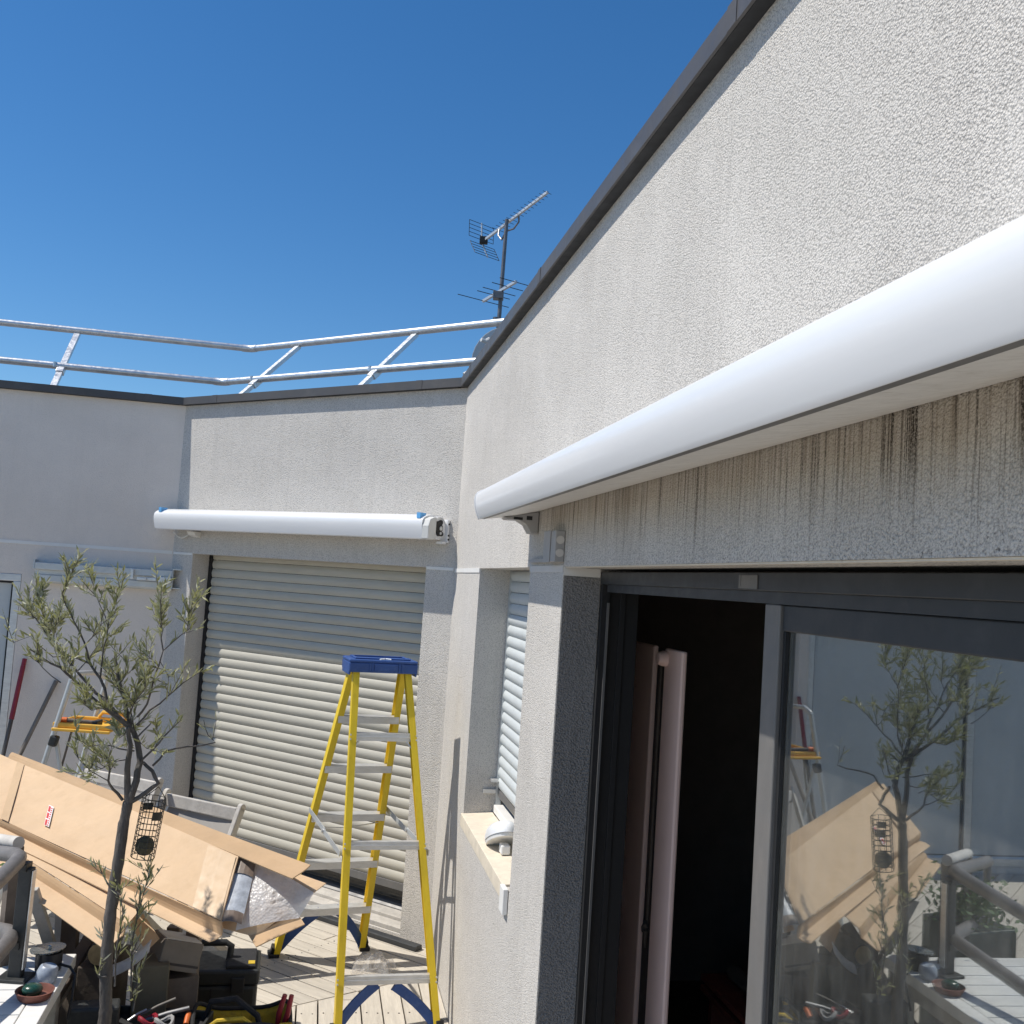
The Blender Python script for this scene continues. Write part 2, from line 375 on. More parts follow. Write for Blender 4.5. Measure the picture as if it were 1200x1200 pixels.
# seam between the two directions of the decking
def FRw(s, h): return (FR @ Vector((s, -h, 0))).to_2d()
sp0, sp1 = FRw(.38, 0), FRw(.38+.55, 1); sdir = (sp1-sp0).normalized(); sn = Vector((-sdir.y, sdir.x))
if sn.dot(FRw(3, .3)-sp0) < 0: sn = -sn
def deck(F, s0, s1, k0, k1, side, w=.108):
    rp = FR.translation.to_2d(); rn = -(FR.col[1].xyz.to_2d())
    lp = FL.translation.to_2d(); ln = -(FL.col[1].xyz.to_2d())
    for k in range(k0, k1):
        h0, h1 = k*w+.004, (k+1)*w-.004
        cuts = [s0]; x = s0 + random.uniform(.3, 2.4)
        while x < s1: cuts.append(x); x += random.uniform(1.6, 2.6)
        cuts.append(s1)
        for a, b in zip(cuts[:-1], cuts[1:]):
            q = [(F @ Vector((ss, -hh, 0))).to_2d() for ss, hh in ((a+.002,h0),(b-.002,h0),(b-.002,h1),(a+.002,h1))]
            q = clip(q, sp0 + sn*side*.003, sn*side)
            q = clip(q, lp + ln*.01, ln)
            if len(q) > 2: q = clip(q, rp + rn*.004, rn)
            if len(q) < 3: continue
            area = sum(q[i].x*q[(i+1) % len(q)].y - q[(i+1) % len(q)].x*q[i].y for i in range(len(q)))/2
            if abs(area) < .004: continue
            if area < 0: q = q[::-1]
            dz = random.uniform(-.0015, .0015)
            fi = F.inverted()
            ql = [fi @ Vector((v.x, v.y, 0)) for v in q]
            al = sum(ql[i].x*ql[(i+1) % len(q)].y - ql[(i+1) % len(q)].x*ql[i].y for i in range(len(q)))
            o = obj('deck_board', MB().poly([(v.x, v.y) for v in ql], -.03, dz), M_deck, None, F, bevel=.002)
            o.parent = terrace; o.matrix_world = F
deck(FR, 0, 7.2, 0, 24, 1)
deck(FB, -2.2, 3.6, 0, 22, -1)
far = MB()
for F, s0_, s1_, k0_, k1_, sd_ in ((FR, -1, 9.3, 24, 62, 1), (FR, 7.2, 9.3, 0, 24, 1), (FB, -2.2, 3.6, 22, 40, -1)):
    for k in range(k0_, k1_):
        q = [(F @ Vector((ss, -hh, 0))).to_2d() for ss, hh in ((s0_, k*.108+.004), (s1_, k*.108+.004), (s1_, (k+1)*.108-.004), (s0_, (k+1)*.108-.004))]
        q = clip(q, sp0 + sn*sd_*.003, sn*sd_)
        if len(q) > 2: q = clip(q, FL.translation.to_2d() - FL.col[1].xyz.to_2d()*.01, -FL.col[1].xyz.to_2d())
        if len(q) > 2:
            ar = sum(q[i].x*q[(i+1) % len(q)].y - q[(i+1) % len(q)].x*q[i].y for i in range(len(q)))
            far.poly([(v.x, v.y) for v in (q if ar > 0 else q[::-1])], -.03, 0)
obj('outer_boards', far, M_deck, terrace, kind='stuff')
# screws of the boards: pairs along joist lines (one part)
sm = MB()
for F, ss, hh in ((FR, [.9+.55*i for i in range(4)], 12), (FB, [2.2-.5*i for i in range(6)], 14)):
    for s_ in ss:
        for k in range(1, hh):
            for e in (.25, .75):
                P = F @ Vector((s_+random.uniform(-.006,.006), -(k+e)*.108, 0)); side = (P.to_2d()-sp0).dot(sn)
                if (side > .02) == (F is FR): sm.lathe([(.004, -.002), (.004, .0022)], 6, Matrix.Translation(P))
obj('screw_heads', sm, M_base, terrace, kind='stuff')
# flat roof behind the parapets
rf = [FL @ Vector((-7,.05,0)), FL @ Vector((0,.05,0)), FR @ Vector((0,.06,0)), FR @ Vector((9.5,.05,0)), FR @ Vector((9.5,9,0)), Vector((3,17,0)), Vector((-9,17,0))]
struct('flat_roof', MB().poly([(q.x, q.y) for q in rf], 3.05, 3.2), M_roof)

# ------------------------------------------------------------------ walls
def wall_mesh(sb, zb, th, holes, ka=0, kb=0):
    mb = MB(); smin, smax = sb[0], sb[-1]
    def P(s, d, z): return (s + (ka*d if s == smin else 0) + (kb*d if s == smax else 0), d, z)
    hole = lambda i, j: any(a <= (sb[i]+sb[i+1])/2 <= b and c <= (zb[j]+zb[j+1])/2 <= e for a, b, c, e in holes)
    ns, nz = len(sb)-1, len(zb)-1
    sol = lambda i, j: 0 <= i < ns and 0 <= j < nz and not hole(i, j)
    for i in range(ns):
        for j in range(nz):
            if not sol(i, j): continue
            a, b, c, e = sb[i], sb[i+1], zb[j], zb[j+1]
            q = lambda *v: mb.add([P(*x) for x in v], [(0,1,2,3)])
            q((a,0,c),(b,0,c),(b,0,e),(a,0,e)); q((b,th,c),(a,th,c),(a,th,e),(b,th,e))
            if not sol(i-1, j): q((a,th,c),(a,0,c),(a,0,e),(a,th,e))
            if not sol(i+1, j): q((b,0,c),(b,th,c),(b,th,e),(b,0,e))
            if not sol(i, j-1): q((a,th,c),(b,th,c),(b,0,c),(a,0,c))
            if not sol(i, j+1): q((a,0,e),(b,0,e),(b,th,e),(a,th,e))
    return mb
ZT = 3.40; ZL = 2.273; TH = .30
KA, KB = math.tan((T1-T2)/2), math.tan((T2-T3)/2)
def coping(F, a, b, ka, kb, parent):
    pr = [(-.042,3.402),(-.042,3.468),(.0,3.478),(.30,3.478),(.32,3.468),(.32,3.402),(.312,3.402),(.312,3.45),(-.034,3.45),(-.034,3.402)]
    pr = [(-.045,3.400),(-.045,3.456),(.30,3.480),(.33,3.466),(.33,3.397),(.301,3.404),(-.002,3.404),(-.037,3.404),(-.037,3.400)]
    for sj in [a+.35+1.95*k for k in range(6) if a+.35+1.95*k < b-.2]:
        obj('joint_cover', MB().prism([(-.0468,3.3995),(-.0468,3.4575),(.30,3.482),(.30,3.4795),(-.0453,3.4555),(-.0453,3.3995)], sj, sj+.05), M_coping, parent, F)
    obj('painted_shade_strip', MB().prism([(-.0365,3.3988),(-.0365,3.4035),(-.0005,3.4035),(-.0005,3.3988)], a+.05, b-.05), M_black, parent, F)  # black strip painting the shade on the coping's underside
    return obj('coping', MB().prism(pr, a, b, ka, kb), M_coping, parent, F)
# right wall: window 1.015..2.31 m, door 2.87..6.5 m from the corner
WS0, WS1, WZ0 = 1.015, 2.31, 1.02; DS0, DS1 = 2.87, 6.5
rw = thing('rendered_wall', 'long sunlit pebbledash wall carrying the big awning, with window and sliding door openings', 'wall', FR)
obj('wall_face', wall_mesh([0,WS0,WS1,DS0,DS1,9.5],[-.2,0,WZ0,ZL,ZT],.27,[(WS0,WS1,WZ0,ZL),(DS0,DS1,0,ZL)],-KA,0), M_wallR, rw, FR)
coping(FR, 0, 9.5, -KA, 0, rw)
st = MB().box((.02,-.004,ZL-.022),(WS0-.002,.0,ZL+.002)); obj('joint_strip', st, M_whiteb, rw, FR)
st = MB().box((WS1+.002,-.003,ZL-.02),(DS0-.002,.0,ZL+.004)); obj('joint_strip', st, M_smooth, rw, FR)
st = MB().box((DS0+.002,.0,ZL-.03),(DS0+.005,.128,ZL-.001)); obj('joint_strip', st, M_whiteb, rw, FR)
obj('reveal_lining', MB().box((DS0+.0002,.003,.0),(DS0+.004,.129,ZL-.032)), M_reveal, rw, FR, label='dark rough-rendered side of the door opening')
dr = MB().prism([(.003,ZL-.004),(.003,ZL-.0005),(.03,ZL-.0005),(.03,ZL-.003)], DS0+.008, DS1); obj('soffit_bounce_strip', dr, M_sill, rw, FR)  # added tan strip, paints bounced light on the lintel's bottom face
bw = thing('rendered_wall', 'short sunlit pebbledash wall around the beige roller shutter, under the small awning', 'wall', FB)
BS0, BS1 = .23, 2.455
obj('wall_face', wall_mesh([0,BS0,BS1,2.68],[-.2,.03,ZL,ZT],TH,[(BS0,BS1,.03,ZL)],-KB,KA), M_wallB, bw, FB)
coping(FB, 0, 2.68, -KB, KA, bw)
obj('joint_strip', MB().box((BS1+.003,-.004,ZL-.012),(2.672,0,ZL+.006)), M_whiteb, bw, FB)
obj('joint_strip', MB().box((.01,-.004,ZL-.012),(BS0-.003,0,ZL+.006)), M_whiteb, bw, FB)
lw = thing('rendered_wall', 'shaded blue-grey rendered wall behind the olive tree and tool handles', 'wall', FL)
LS1 = -1.05; LS0 = -4.2; LZ = 2.04
obj('wall_face', wall_mesh([-6.5,LS0,LS1,0],[-.2,0.05,LZ,ZT],TH,[(LS0,LS1,.05,LZ)],0,KB), M_wallL, lw, FL)
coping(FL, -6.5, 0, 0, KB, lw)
obj('joint_strip', MB().box((-6.4,-.004,ZL-.012),(-.006,0,ZL+.012)), M_whiteb, lw, FL)

# ------------------------------------------------------------------ room behind the sliding door
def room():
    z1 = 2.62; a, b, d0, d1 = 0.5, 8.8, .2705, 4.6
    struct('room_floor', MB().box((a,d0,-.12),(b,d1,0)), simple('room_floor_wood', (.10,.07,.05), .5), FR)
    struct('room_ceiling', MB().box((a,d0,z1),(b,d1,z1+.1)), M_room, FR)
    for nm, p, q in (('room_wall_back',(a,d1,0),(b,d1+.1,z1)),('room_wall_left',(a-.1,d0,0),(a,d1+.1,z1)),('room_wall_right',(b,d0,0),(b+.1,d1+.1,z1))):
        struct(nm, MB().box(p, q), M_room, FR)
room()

# ------------------------------------------------------------------ sliding glass door
sdoor = thing('sliding_door', 'wide anthracite sliding glass door, half open, reflecting the tree and the cardboard', 'door', FT(FR, DS0, .13, 0))
obj('frame_head', MB().prism([(.131,2.222),(.131,2.262),(.269,2.262),(.269,2.20),(.165,2.20),(.165,2.222)], DS0+.002, DS1-.002), M_dark, sdoor, FR, bevel=.002)
obj('frame_head_track', MB().box((DS0+.06,.140,2.196),(DS1-.06,.150,2.2215)), M_dark, sdoor, FR)
jb = MB()
for a, b, d0, d1 in ((DS0+.002,DS0+.03,.131,.16),(DS0+.002,DS0+.010,.1602,.268),(DS0+.0102,DS0+.018,.20,.22)): jb.box((a,d0,.0),(b,d1,2.2215))
obj('frame_jamb', jb, M_black, sdoor, FR, bevel=.0015)  # far jamb in black instead of anthracite, its shade put into the colour
obj('jamb_seal', MB().box((DS0+.031,.150,.0),(DS0+.036,.158,2.16)), M_stile, sdoor, FR)
obj('frame_jamb', MB().box((DS1-.05,.131,0),(DS1-.002,.268,2.2215)), M_dark, sdoor, FR)
obj('threshold', MB().box((DS0+.032,.12,0.0),(DS1-.052,.268,.03)), M_dark, sdoor, FR)
PS0 = 4.165; GS0 = 4.25; PZ1 = 2.1955
def leaf(s0, s1, d, stile_mat, nm='door_leaf'):
    lf = obj(nm, MB().box((s0+.075,d-.005,PZ1-.055),(s1-.075,d+.045,PZ1)).box((s0+.075,d-.005,.032),(s1-.075,d+.045,.13)), M_dark, sdoor, FR, bevel=.003)
    obj('stile', MB().box((s0,d-.012,.032),(s0+.074,d+.045,PZ1)), stile_mat, lf, FR, bevel=.003)
    obj('stile', MB().box((s1-.074,d-.005,.032),(s1,d+.045,PZ1)), M_dark, lf, FR, bevel=.003)
    obj('gasket', MB().box((s0+.0745,d-.002,.131),(s0+.086,d+.006,PZ1-.056)), M_black, lf, FR)
    obj('pane', MB().box((s0+.0865,d+.008,.1305),(s1-.0745,d+.012,PZ1-.0555)), M_glass, lf, FR)
    obj('pane', MB().box((s0+.0865,d+.030,.1305),(s1-.0745,d+.034,PZ1-.0555)), M_glass2, lf, FR)
    return lf
lf = leaf(PS0, DS1-.06, .155, M_stile)
obj('handle', MB().box((PS0+.022,.128,.98),(PS0+.046,.1425,1.16)), M_dark, lf, FR, bevel=.004)
obj('vent_latch', MB().box((4.05,.1285,2.226),(4.15,.1305,2.256)).box((4.058,.1275,2.232),(4.062,.1284,2.256)), M_stile, sdoor, FR)

# pale tall panel just inside the doorway and things in the dark room
def pink():
    d = .44
    s0, zt = PF(FR, 742, 751, d); s1, _ = PF(FR, 800, 758, d); g0, _ = PF(FR, 764, 800, d); g1, _ = PF(FR, 777, 800, d)
    t = thing('folding_screen', 'tall pale pink folding screen with a dark centre gap and knob, just inside the doorway', 'screen', FT(FR, (s0+s1)/2, d+.05, 0))
    obj('panel', MB().box((s0,d,.05),(g0,d+.02,zt)), M_pink, t, FR, bevel=.006)
    obj('panel', MB().box((g1,d,.05),(s1,d+.02,zt)), M_pink, t, FR, bevel=.006)
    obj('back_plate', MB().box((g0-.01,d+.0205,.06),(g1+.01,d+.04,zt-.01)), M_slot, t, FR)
    kx, kz = PF(FR, 775, 765, d-.02)
    Mk = FR @ Matrix.Translation((kx, d-.002, kz-.02)) @ Matrix.Rotation(R(90), 4, 'X')
    obj('knob', MB().lathe([(.028,-.05),(.028,.012),(.022,.03),(.012,.034)], 18, Mk), M_pink, t, smooth=True)
    gx = (g0+g1)/2
    kx2, kz2 = PF(FR, 757, 1092, d-.01)
    obj('pull_cord', MB().tube([FR @ Vector((gx, d+.012, z)) for z in (zt-.06, 1.4, kz2+.01)], .006, 6), M_dwood, t)
    obj('cord_knot', MB().tube([FR @ Vector((gx+.016*math.cos(a), d+.006-.006*math.sin(2*a), kz2+.02*math.sin(a)-.0)) for a in [i*2*math.pi/9 for i in range(9)]], .007, 6)
        .tube([FR @ Vector((gx+.004, d+.006, kz2-.015)), FR @ Vector((gx+.008, d+.004, kz2-.07))], [.008,.004], 6), M_dwood, t)
    t = thing('low_shelf', 'low red-brown wooden shelf in the dark room behind the doorway', 'shelf', FT(FR, 1.9, 1.3, 0))
    for px_ in (1160, 1174):
        z = PF(FR, 840, px_, 1.2)[1]; obj('shelf_board', MB().box((1.3,1.2,z-.03),(2.62,1.5,z)), M_redwood, t, FR, bevel=.004)
    for s in (1.3, 1.95, 2.58): obj('upright', MB().box((s,1.25,0),(s+.04,1.48,z-.031)), M_redwood, t, FR)
    tag(obj('storage_tube', MB().tube([(FR @ Vector((1.4,1.33,PF(FR, 840, 1160, 1.2)[1]+.041))),(FR @ Vector((1.95,1.36,PF(FR, 840, 1160, 1.2)[1]+.041)))], .04, 14), M_gpole, smooth=True), 'dull brown tube lying on the low shelf in the dark room', 'tube')
pink()

# ------------------------------------------------------------------ window in the right wall
win = thing('shuttered_window', 'narrow window with closed pale roller shutter between corner and pillar', 'window', FT(FR, (WS0+WS1)/2, .16, WZ0))
z = ZL-.002; i = 0; pitch = .0555
def slat_prof(d, z0, p, bulge): 
    pts = [(d, z0+p-.0012)] + [(d-bulge*math.sin(math.pi*k/8)**.8, z0+p-.0012-(p-.0024)*k/8) for k in range(1, 8)] + [(d, z0+.0012), (d+.006, z0+.0012), (d+.006, z0+p-.0012)]
    return pts[::-1]
zb = WZ0+.11
while z-pitch > zb:
    obj('slat', MB().prism(slat_prof(.172, z-pitch, pitch, .011), WS0+.016, WS1-.016), M_shutw, win, FR, smooth=35); z -= pitch
obj('bottom_bar', MB().box((WS0+.016,.166,z-.035),(WS1-.016,.18,z-.001)), M_stile, win, FR)
for s in (WS0+.001, WS1-.015): obj('guide_rail', MB().box((s,.158,WZ0+.055),(s+.0145,.185,ZL-.002)), M_zinc, win, FR)
obj('frame_sill', MB().box((WS0+.016,.15,WZ0+.022),(WS1-.016,.21,WZ0+.06)), M_whiteb, win, FR, bevel=.003)
obj('pane', MB().box((WS0+.016,.215,WZ0+.06),(WS1-.016,.222,ZL)), M_glassdark, win, FR)
obj('stop_hook', MB().box((WS0+.002,.09,WZ0+.115),(WS0+.012,.157,WZ0+.135)).box((WS0+.002,.125,WZ0+.18),(WS0+.06,.157,WZ0+.19)), M_alu, win, FR)
sl = obj('sill', MB().prism([(-.012,WZ0-.055),(-.012,WZ0+.008),(.149,WZ0+.02),(.149,WZ0+.001),(.001,WZ0+.001),(.001,WZ0-.03),(-.001,WZ0-.055)], WS0-.01, WS1-.09), M_sill, win, FR, bevel=.003)
obj('sill_end', MB().box((WS1-.088,-.022,WZ0-.085),(WS1-.012,-.002,WZ0+.012)), M_whiteb, win, FR, bevel=.003)
# white lamp lying on the sill
def lamp():
    c = FR @ Vector((1.72,.07,WZ0+.018))
    t = thing('bulkhead_lamp', 'white oval bulkhead lamp lying unmounted on the window sill', 'lamp', c)
    M = Matrix.Translation(c) @ FR.to_3x3().to_4x4() @ Matrix.Rotation(R(-24), 4, 'Y') @ Matrix.Translation((0,0,.055)) @ Matrix.Diagonal((.165,.068,.05,1))
    obj('cover', MB().lathe([(1.0,-.25),(1.0,.1),(.93,.55),(.75,.85),(.45,1.0),(.1,1.04)], 28, M), M_white, t, smooth=True)
    obj('base', MB().lathe([(.93,-.55),(.96,-.27)], 28, M), M_whiteb, t)
    obj('foot', MB().box((.05,-.02,0),(.11,.02,.04), Matrix.Translation(c) @ FR.to_3x3().to_4x4()), M_whiteb, t, bevel=.006)
lamp()

# ------------------------------------------------------------------ roller shutter in the back wall
rs = thing('roller_shutter', 'wide beige roller shutter of curved slats, lowered almost to the deck', 'shutter', FT(FB, (BS0+BS1)/2, .17, .03))
z = ZL+.03; pitch = .0655
while z-pitch > .27:
    obj('slat', MB().prism(slat_prof(.172, z-pitch, pitch, .011), BS0+.035, BS1-.012), M_shut, rs, FB, smooth=35); z -= pitch
obj('bottom_bar', MB().box((BS0+.036,.164,z-.05),(BS1-.012,.182,z-.001)), M_stile, rs, FB, bevel=.003)
for s in (BS0+.001, BS1-.0115):
    obj('guide_rail', MB().box((s,.155,.10),(s+(.034 if s < 1 else .0105),.19,ZL+.01)), M_black if s < 1 else M_stile, rs, FB)
wd = thing('terrace_door', 'dark glass door behind the lowered beige shutter, seen in the gap above the step', 'door', FT(FB, (BS0+BS1)/2, .23, .03))
obj('pane', MB().box((BS0+.01,.235,.14),(BS1-.01,.245,ZL+.02)), M_glassdark, wd, FB)
obj('door_sill', MB().prism([(.20,.031),(.20,.095),(.225,.12),(.299,.14),(.299,.031)], BS0+.002, BS1-.002), M_stile, wd, FB, bevel=.002)
stp = thing('door_step', 'pale stepped threshold below the beige roller shutter', 'step', FT(FB, (BS0+BS1)/2, .1, .0))
obj('tread', MB().prism([(.015,.031),(.015,.058),(.10,.066),(.10,.031)], BS0+.003, BS1-.003), M_gwood, stp, FB, bevel=.003)
obj('tread', MB().prism([(.101,.031),(.101,.085),(.198,.092),(.198,.031)], BS0+.003, BS1-.003), M_gwood, stp, FB, bevel=.003)
dp = tag(obj('drain_channel', MB().prism([(-.10,.002),(-.10,.028),(-.09,.032),(-.045,.032),(-.04,.028),(-.04,.012),(-.035,.012),(-.035,.002)], .4, 2.66), M_dark, None, FB), 'dark metal drain channel along the foot of the shutter wall', 'drain')

# ------------------------------------------------------------------ awnings
def awn_profile(dfront, zb, zt):
    # (d,z): closed cassette outline, clockwise from wall bottom
    pts = [(-.008, zb+.045), (-.06, zb+.02), (-.12, zb+.002), (dfront+.02, zb-.004)]
    n = 12
    for k in range(n+1):
        a = R(-62) + (R(96)-R(-62))*k/n
        pts.append((dfront+.105-.105*math.cos(a)*1.0, zb+.085+.095*math.sin(a)))
    pts += [(-.05, zt-.012), (-.008, zt-.03)]
    return pts
def big_awning():
    a, b = 2.25, 6.9; zb = 2.448
    t = thing('cassette_awning', 'large glossy white closed cassette awning across the long sunlit wall', 'awning', FT(FR, (a+b)/2, 0, zb), 'closed cassette awnings')
    # housing: two-facet front with a soft crease, groove, then sloping underside
    def hp(dz=0): return [(-.004,2.568),(-.012,2.580),(-.04,2.588),(-.09,2.590),(-.14,2.584),(-.18,2.574),(-.205,2.564),(-.219,2.555),(-.2255,2.546),(-.2285,2.532),(-.2285,2.517),(-.2270,2.5035),
        (-.2235,2.489),(-.2185,2.474),(-.2125,2.459),(-.2085,2.4505),(-.2068,2.4485),(-.2050,2.4485),(-.2045,2.459),(-.186,2.466),(-.10,2.472),(-.004,2.492)]
    prof = hp()
    obj('housing', MB().prism(prof, a+.004, b), M_white, t, FR, smooth=25)
    obj('groove_seal', MB().box((a+.006,-.2040,2.4505),(b,-.1855,2.4585)), M_stile, t, FR)
    obj('underside', MB().prism([(-.185,2.4515),(-.184,2.463),(-.10,2.471),(-.006,2.494),(-.006,2.486),(-.10,2.463)], a+.02, b), M_awnbot, t, FR, smooth=30)
    cap = [(y*1.012-.0005, 2.53+(z_-2.53)*1.015) for y, z_ in prof if y < -.003]
    obj('end_cap', MB().prism(cap, a-.006, a+.0038), M_white, t, FR, smooth=28, bevel=.002)
    br = obj('wall_bracket', MB().prism([(-.002,2.40),(-.002,2.485),(-.09,2.466),(-.135,2.455),(-.125,2.447),(-.08,2.448),(-.05,2.432),(-.03,2.40)], 2.335, 2.42), M_jbox, t, FR, bevel=.003)
    obj('slot', MB().box((2.4202,-.10,2.448),(2.4215,-.065,2.458)).box((2.4202,-.05,2.45),(2.4215,-.028,2.465)), M_black, br, FR)
big_awning()
jbx = thing('junction_box', 'white wall junction box with two round knockouts, beside the door lintel', 'junction box', FT(FR, 2.78, 0, 2.29))
obj('housing', MB().box((2.70,-.034,2.287),(2.868,-.0005,2.394)), M_jbox, jbx, FR, bevel=.003)
for zc in (2.318, 2.362):
    obj('knockout', MB().lathe([(.014,0),(.014,.002)], 18, FR @ Matrix.Translation((2.8682,-.017,zc)) @ Matrix.Rotation(R(90),4,'Y')), M_smooth, jbx)
obj('lid', MB().box((2.698,-.038,2.285),(2.80,-.0344,2.396)), M_jbox, jbx, FR, bevel=.002)
obj('conduit', MB().box((2.35,-.018,2.289),(2.686,-.0055,2.301)), M_jbox, jbx, FR)

def small_awning():
    a, b = .005, 2.565; zb = 2.437
    t = thing('cassette_awning', 'small white cassette awning above the beige shutter, its end gear uncovered', 'awning', FT(FB, 1.3, 0, zb), 'closed cassette awnings')
    prof = [(-.008,2.572),(-.04,2.594),(-.10,2.596),(-.16,2.586),(-.19,2.574),(-.204,2.560),(-.209,2.545),(-.2095,2.528),(-.208,2.512),(-.203,2.486),(-.196,2.460),(-.191,2.444),(-.184,2.438),(-.10,2.447),(-.008,2.48)]
    obj('housing', MB().prism(prof, a+.012, b), M_white, t, FB, smooth=30)
    obj('end_cap', MB().prism([(y*.98-.002, 2.51+(z_-2.51)*.96) for y, z_ in prof], a, a+.0118), M_white, t, FB, smooth=30, bevel=.003)
    ec = obj('end_plate', MB().prism([(-.206,2.442),(-.207,2.52),(-.19,2.562),(-.15,2.578),(-.13,2.578),(-.13,2.445),(-.16,2.437)][::-1], b+.0005, b+.05), M_dish, t, FB, bevel=.004)
    Mx = FB @ Matrix.Translation((b+.0005, -.085, 2.515)) @ Matrix.Rotation(R(90),4,'Y')
    hs = obj('gear_housing', MB().lathe([(.070,0),(.072,.035),(.066,.04),(.064,.034),(.02,.034)], 26, Mx), M_white, t, smooth=30)
    gm = MB()
    for (x, y_, rr) in ((-.02,.028,.022),(.006,.030,.026),(.03,.018,.02),(-.035,.005,.016),(.035,-.008,.014),(.0,.012,.026)):
        gm.lathe([(rr,.0342),(rr,.046),(rr*.6,.048)], 12, Mx @ Matrix.Translation((x, -y_+.012, 0)))
    obj('gear', gm, M_black, hs)
    obj('gear_ring', MB().lathe([(.013,.0485),(.013,.053)], 14, Mx @ Matrix.Translation((.002, .0, 0))), M_dish, hs)
    obj('gear_ring', MB().lathe([(.009,.0485),(.009,.052)], 12, Mx @ Matrix.Translation((.032, .0, 0))), M_dish, hs)
    bp = obj('wall_bracket', MB().box((b+.0005,-.022,2.428),(b+.055,-.001,2.572)).box((b+.0005,-.06,2.420),(b+.05,-.0225,2.436)), M_white, t, FB, bevel=.003)
    for zc in (2.45, 2.475, 2.545): obj('screw', MB().lathe([(.006,0),(.006,.004)], 8, FB @ Matrix.Translation((b+.0552,-.012,zc)) @ Matrix.Rotation(R(90),4,'Y')), M_black, bp)
    obj('wall_bracket', MB().prism([(-.002,2.395),(-.002,2.435),(-.07,2.435),(-.05,2.41)], .22, .30), M_whiteb, t, FB)
    for s in (.07, 2.53):
        obj('protective_film', MB().box((s-.014,-.205,2.566),(s+.014,-.15,2.600)), M_cap, t, FB)
    pth = [FB @ Vector((.02+.2*u, -.03, 2.43-.045*math.sin(math.pi*u))) for u in [k/8 for k in range(9)]]
    obj('cable', MB().tube(pth, .004, 6), M_whiteb, t, smooth=True)
small_awning()

# ------------------------------------------------------------------ left wall: glazed door, old awning beam
ld = thing('glazed_door', 'pale blue glazed terrace door with grey frame in the shaded wall', 'door', FT(FL, (LS0+LS1)/2, .03, .05))
fw = .055
for nm, p, q in (('frame_head',(LS0+.002,.0,LZ-fw),(LS1-.002,.08,LZ-.002)),('frame_jamb',(LS1-fw,.0,.052),(LS1-.002,.08,LZ-fw-.001)),('frame_jamb',(LS0+.002,.0,.052),(LS0+fw,.08,LZ-fw-.001)),('frame_sill',(LS0+fw+.001,.0,.052),(LS1-fw-.001,.08,.12)),('mullion',(-2.62,.005,.121),(-2.55,.08,LZ-fw-.001))):
    obj(nm, MB().box(p, q), M_alu, ld, FL, bevel=.004)
for a, b in ((LS0+fw,-2.62),(-2.55,LS1-fw)):
    g_ = obj('pane', MB().box((a+.018,.045,.14),(b-.018,.055,LZ-fw-.02)), M_bluepane, ld, FL)
    obj('gasket', MB().box((a+.001,.03,.121),(a+.017,.06,LZ-fw-.002)).box((b-.017,.03,.121),(b-.001,.06,LZ-fw-.002)).box((a+.0175,.03,LZ-fw-.0185),(b-.0175,.06,LZ-fw-.002)), M_black, g_, FL)
bm = thing('mounting_beam', 'grey zinc awning beam with end bracket fixed on the shaded wall', 'beam', FT(FL, -.43, 0, 2.0))
FLs = FL @ Matrix.Translation((.135,0,0))
s0, s1 = -1.08, .085
bt = obj('beam', MB().prism([(-.10,2.085),(-.10,2.135),(-.002,2.14),(-.002,1.99),(-.06,1.985),(-.075,2.0),(-.075,2.045),(-.066,2.05),(-.066,2.08)][::-1], s0, -.115), M_zinc, bm, FLs, bevel=.003)
obj('end_cap', MB().box((s0-.012,-.10,2.09),(s0-.001,-.004,2.155)), M_zinc, bm, FLs)
eb = obj('end_bracket', MB().box((-.113,-.105,2.0),(-.107,-.002,2.15)).box((-.1065,-.105,2.141),(-.05,-.002,2.15)).box((-.1065,-.012,2.0),(-.05,-.002,2.14)).box((-.1065,-.09,2.0),(-.05,-.013,2.008)), M_zinc, bm, FLs)
obj('arm_joint', MB().box((-.22,-.135,2.045),(-.116,-.103,2.085)).box((-.36,-.128,2.05),(-.222,-.106,2.075)), M_galv, bm, FLs, bevel=.004)
obj('bolt', MB().lathe([(.014,0),(.014,.03)], 8, FLs @ Matrix.Translation((-.17,-.136,2.065)) @ Matrix.Rotation(R(90),4,'X')).lathe([(.012,0),(.012,.025)], 8, FLs @ Matrix.Translation((-.30,-.13,2.062)) @ Matrix.Rotation(R(90),4,'X')), M_alu, bm)
obj('spring_strap', MB().box((-.405,-.132,2.055),(-.385,-.105,2.13)), M_galv, bm, FLs, bevel=.003)

# ------------------------------------------------------------------ roof railing
def offp(F1, F2, off, z):     # point at offset behind both walls (the corner B)
    bis = (FL.col[1].xyz + FB.col[1].xyz).normalized(); k = off/math.cos((T2-T3)/2)
    q = B0 + bis*k; return Vector((q.x, q.y, z))
rl = thing('roof_railing', 'galvanised tubular guardrail with two rails leaning back above the parapet', 'railing', Vector((B0.x, B0.y+.3, 3.48)))
OM, OT, ZM, ZR = .51, .92, 3.70, 4.085
def railpath(off, z):
    c = offp(FL, FB, off, z)
    l = FL @ Vector((-6, off, z)); r_ = FB @ Vector((4.8, off, z))
    return l, c, r_
for off, z in ((OM, ZM), (OT, ZR)):
    l, c, r_ = railpath(off, z)
    rr = obj('rail', MB().tube([l, c+(l-c).normalized()*.05], .028, 14).tube([c+(r_-c).normalized()*.05, r_], .028, 14), M_galv, rl, smooth=True)
    obj('elbow', MB().tube([c+(l-c).normalized()*.075, c+(l-c).normalized()*.02, c+(r_-c).normalized()*.02, c+(r_-c).normalized()*.075], .0315, 14), M_galv, rr, smooth=True)
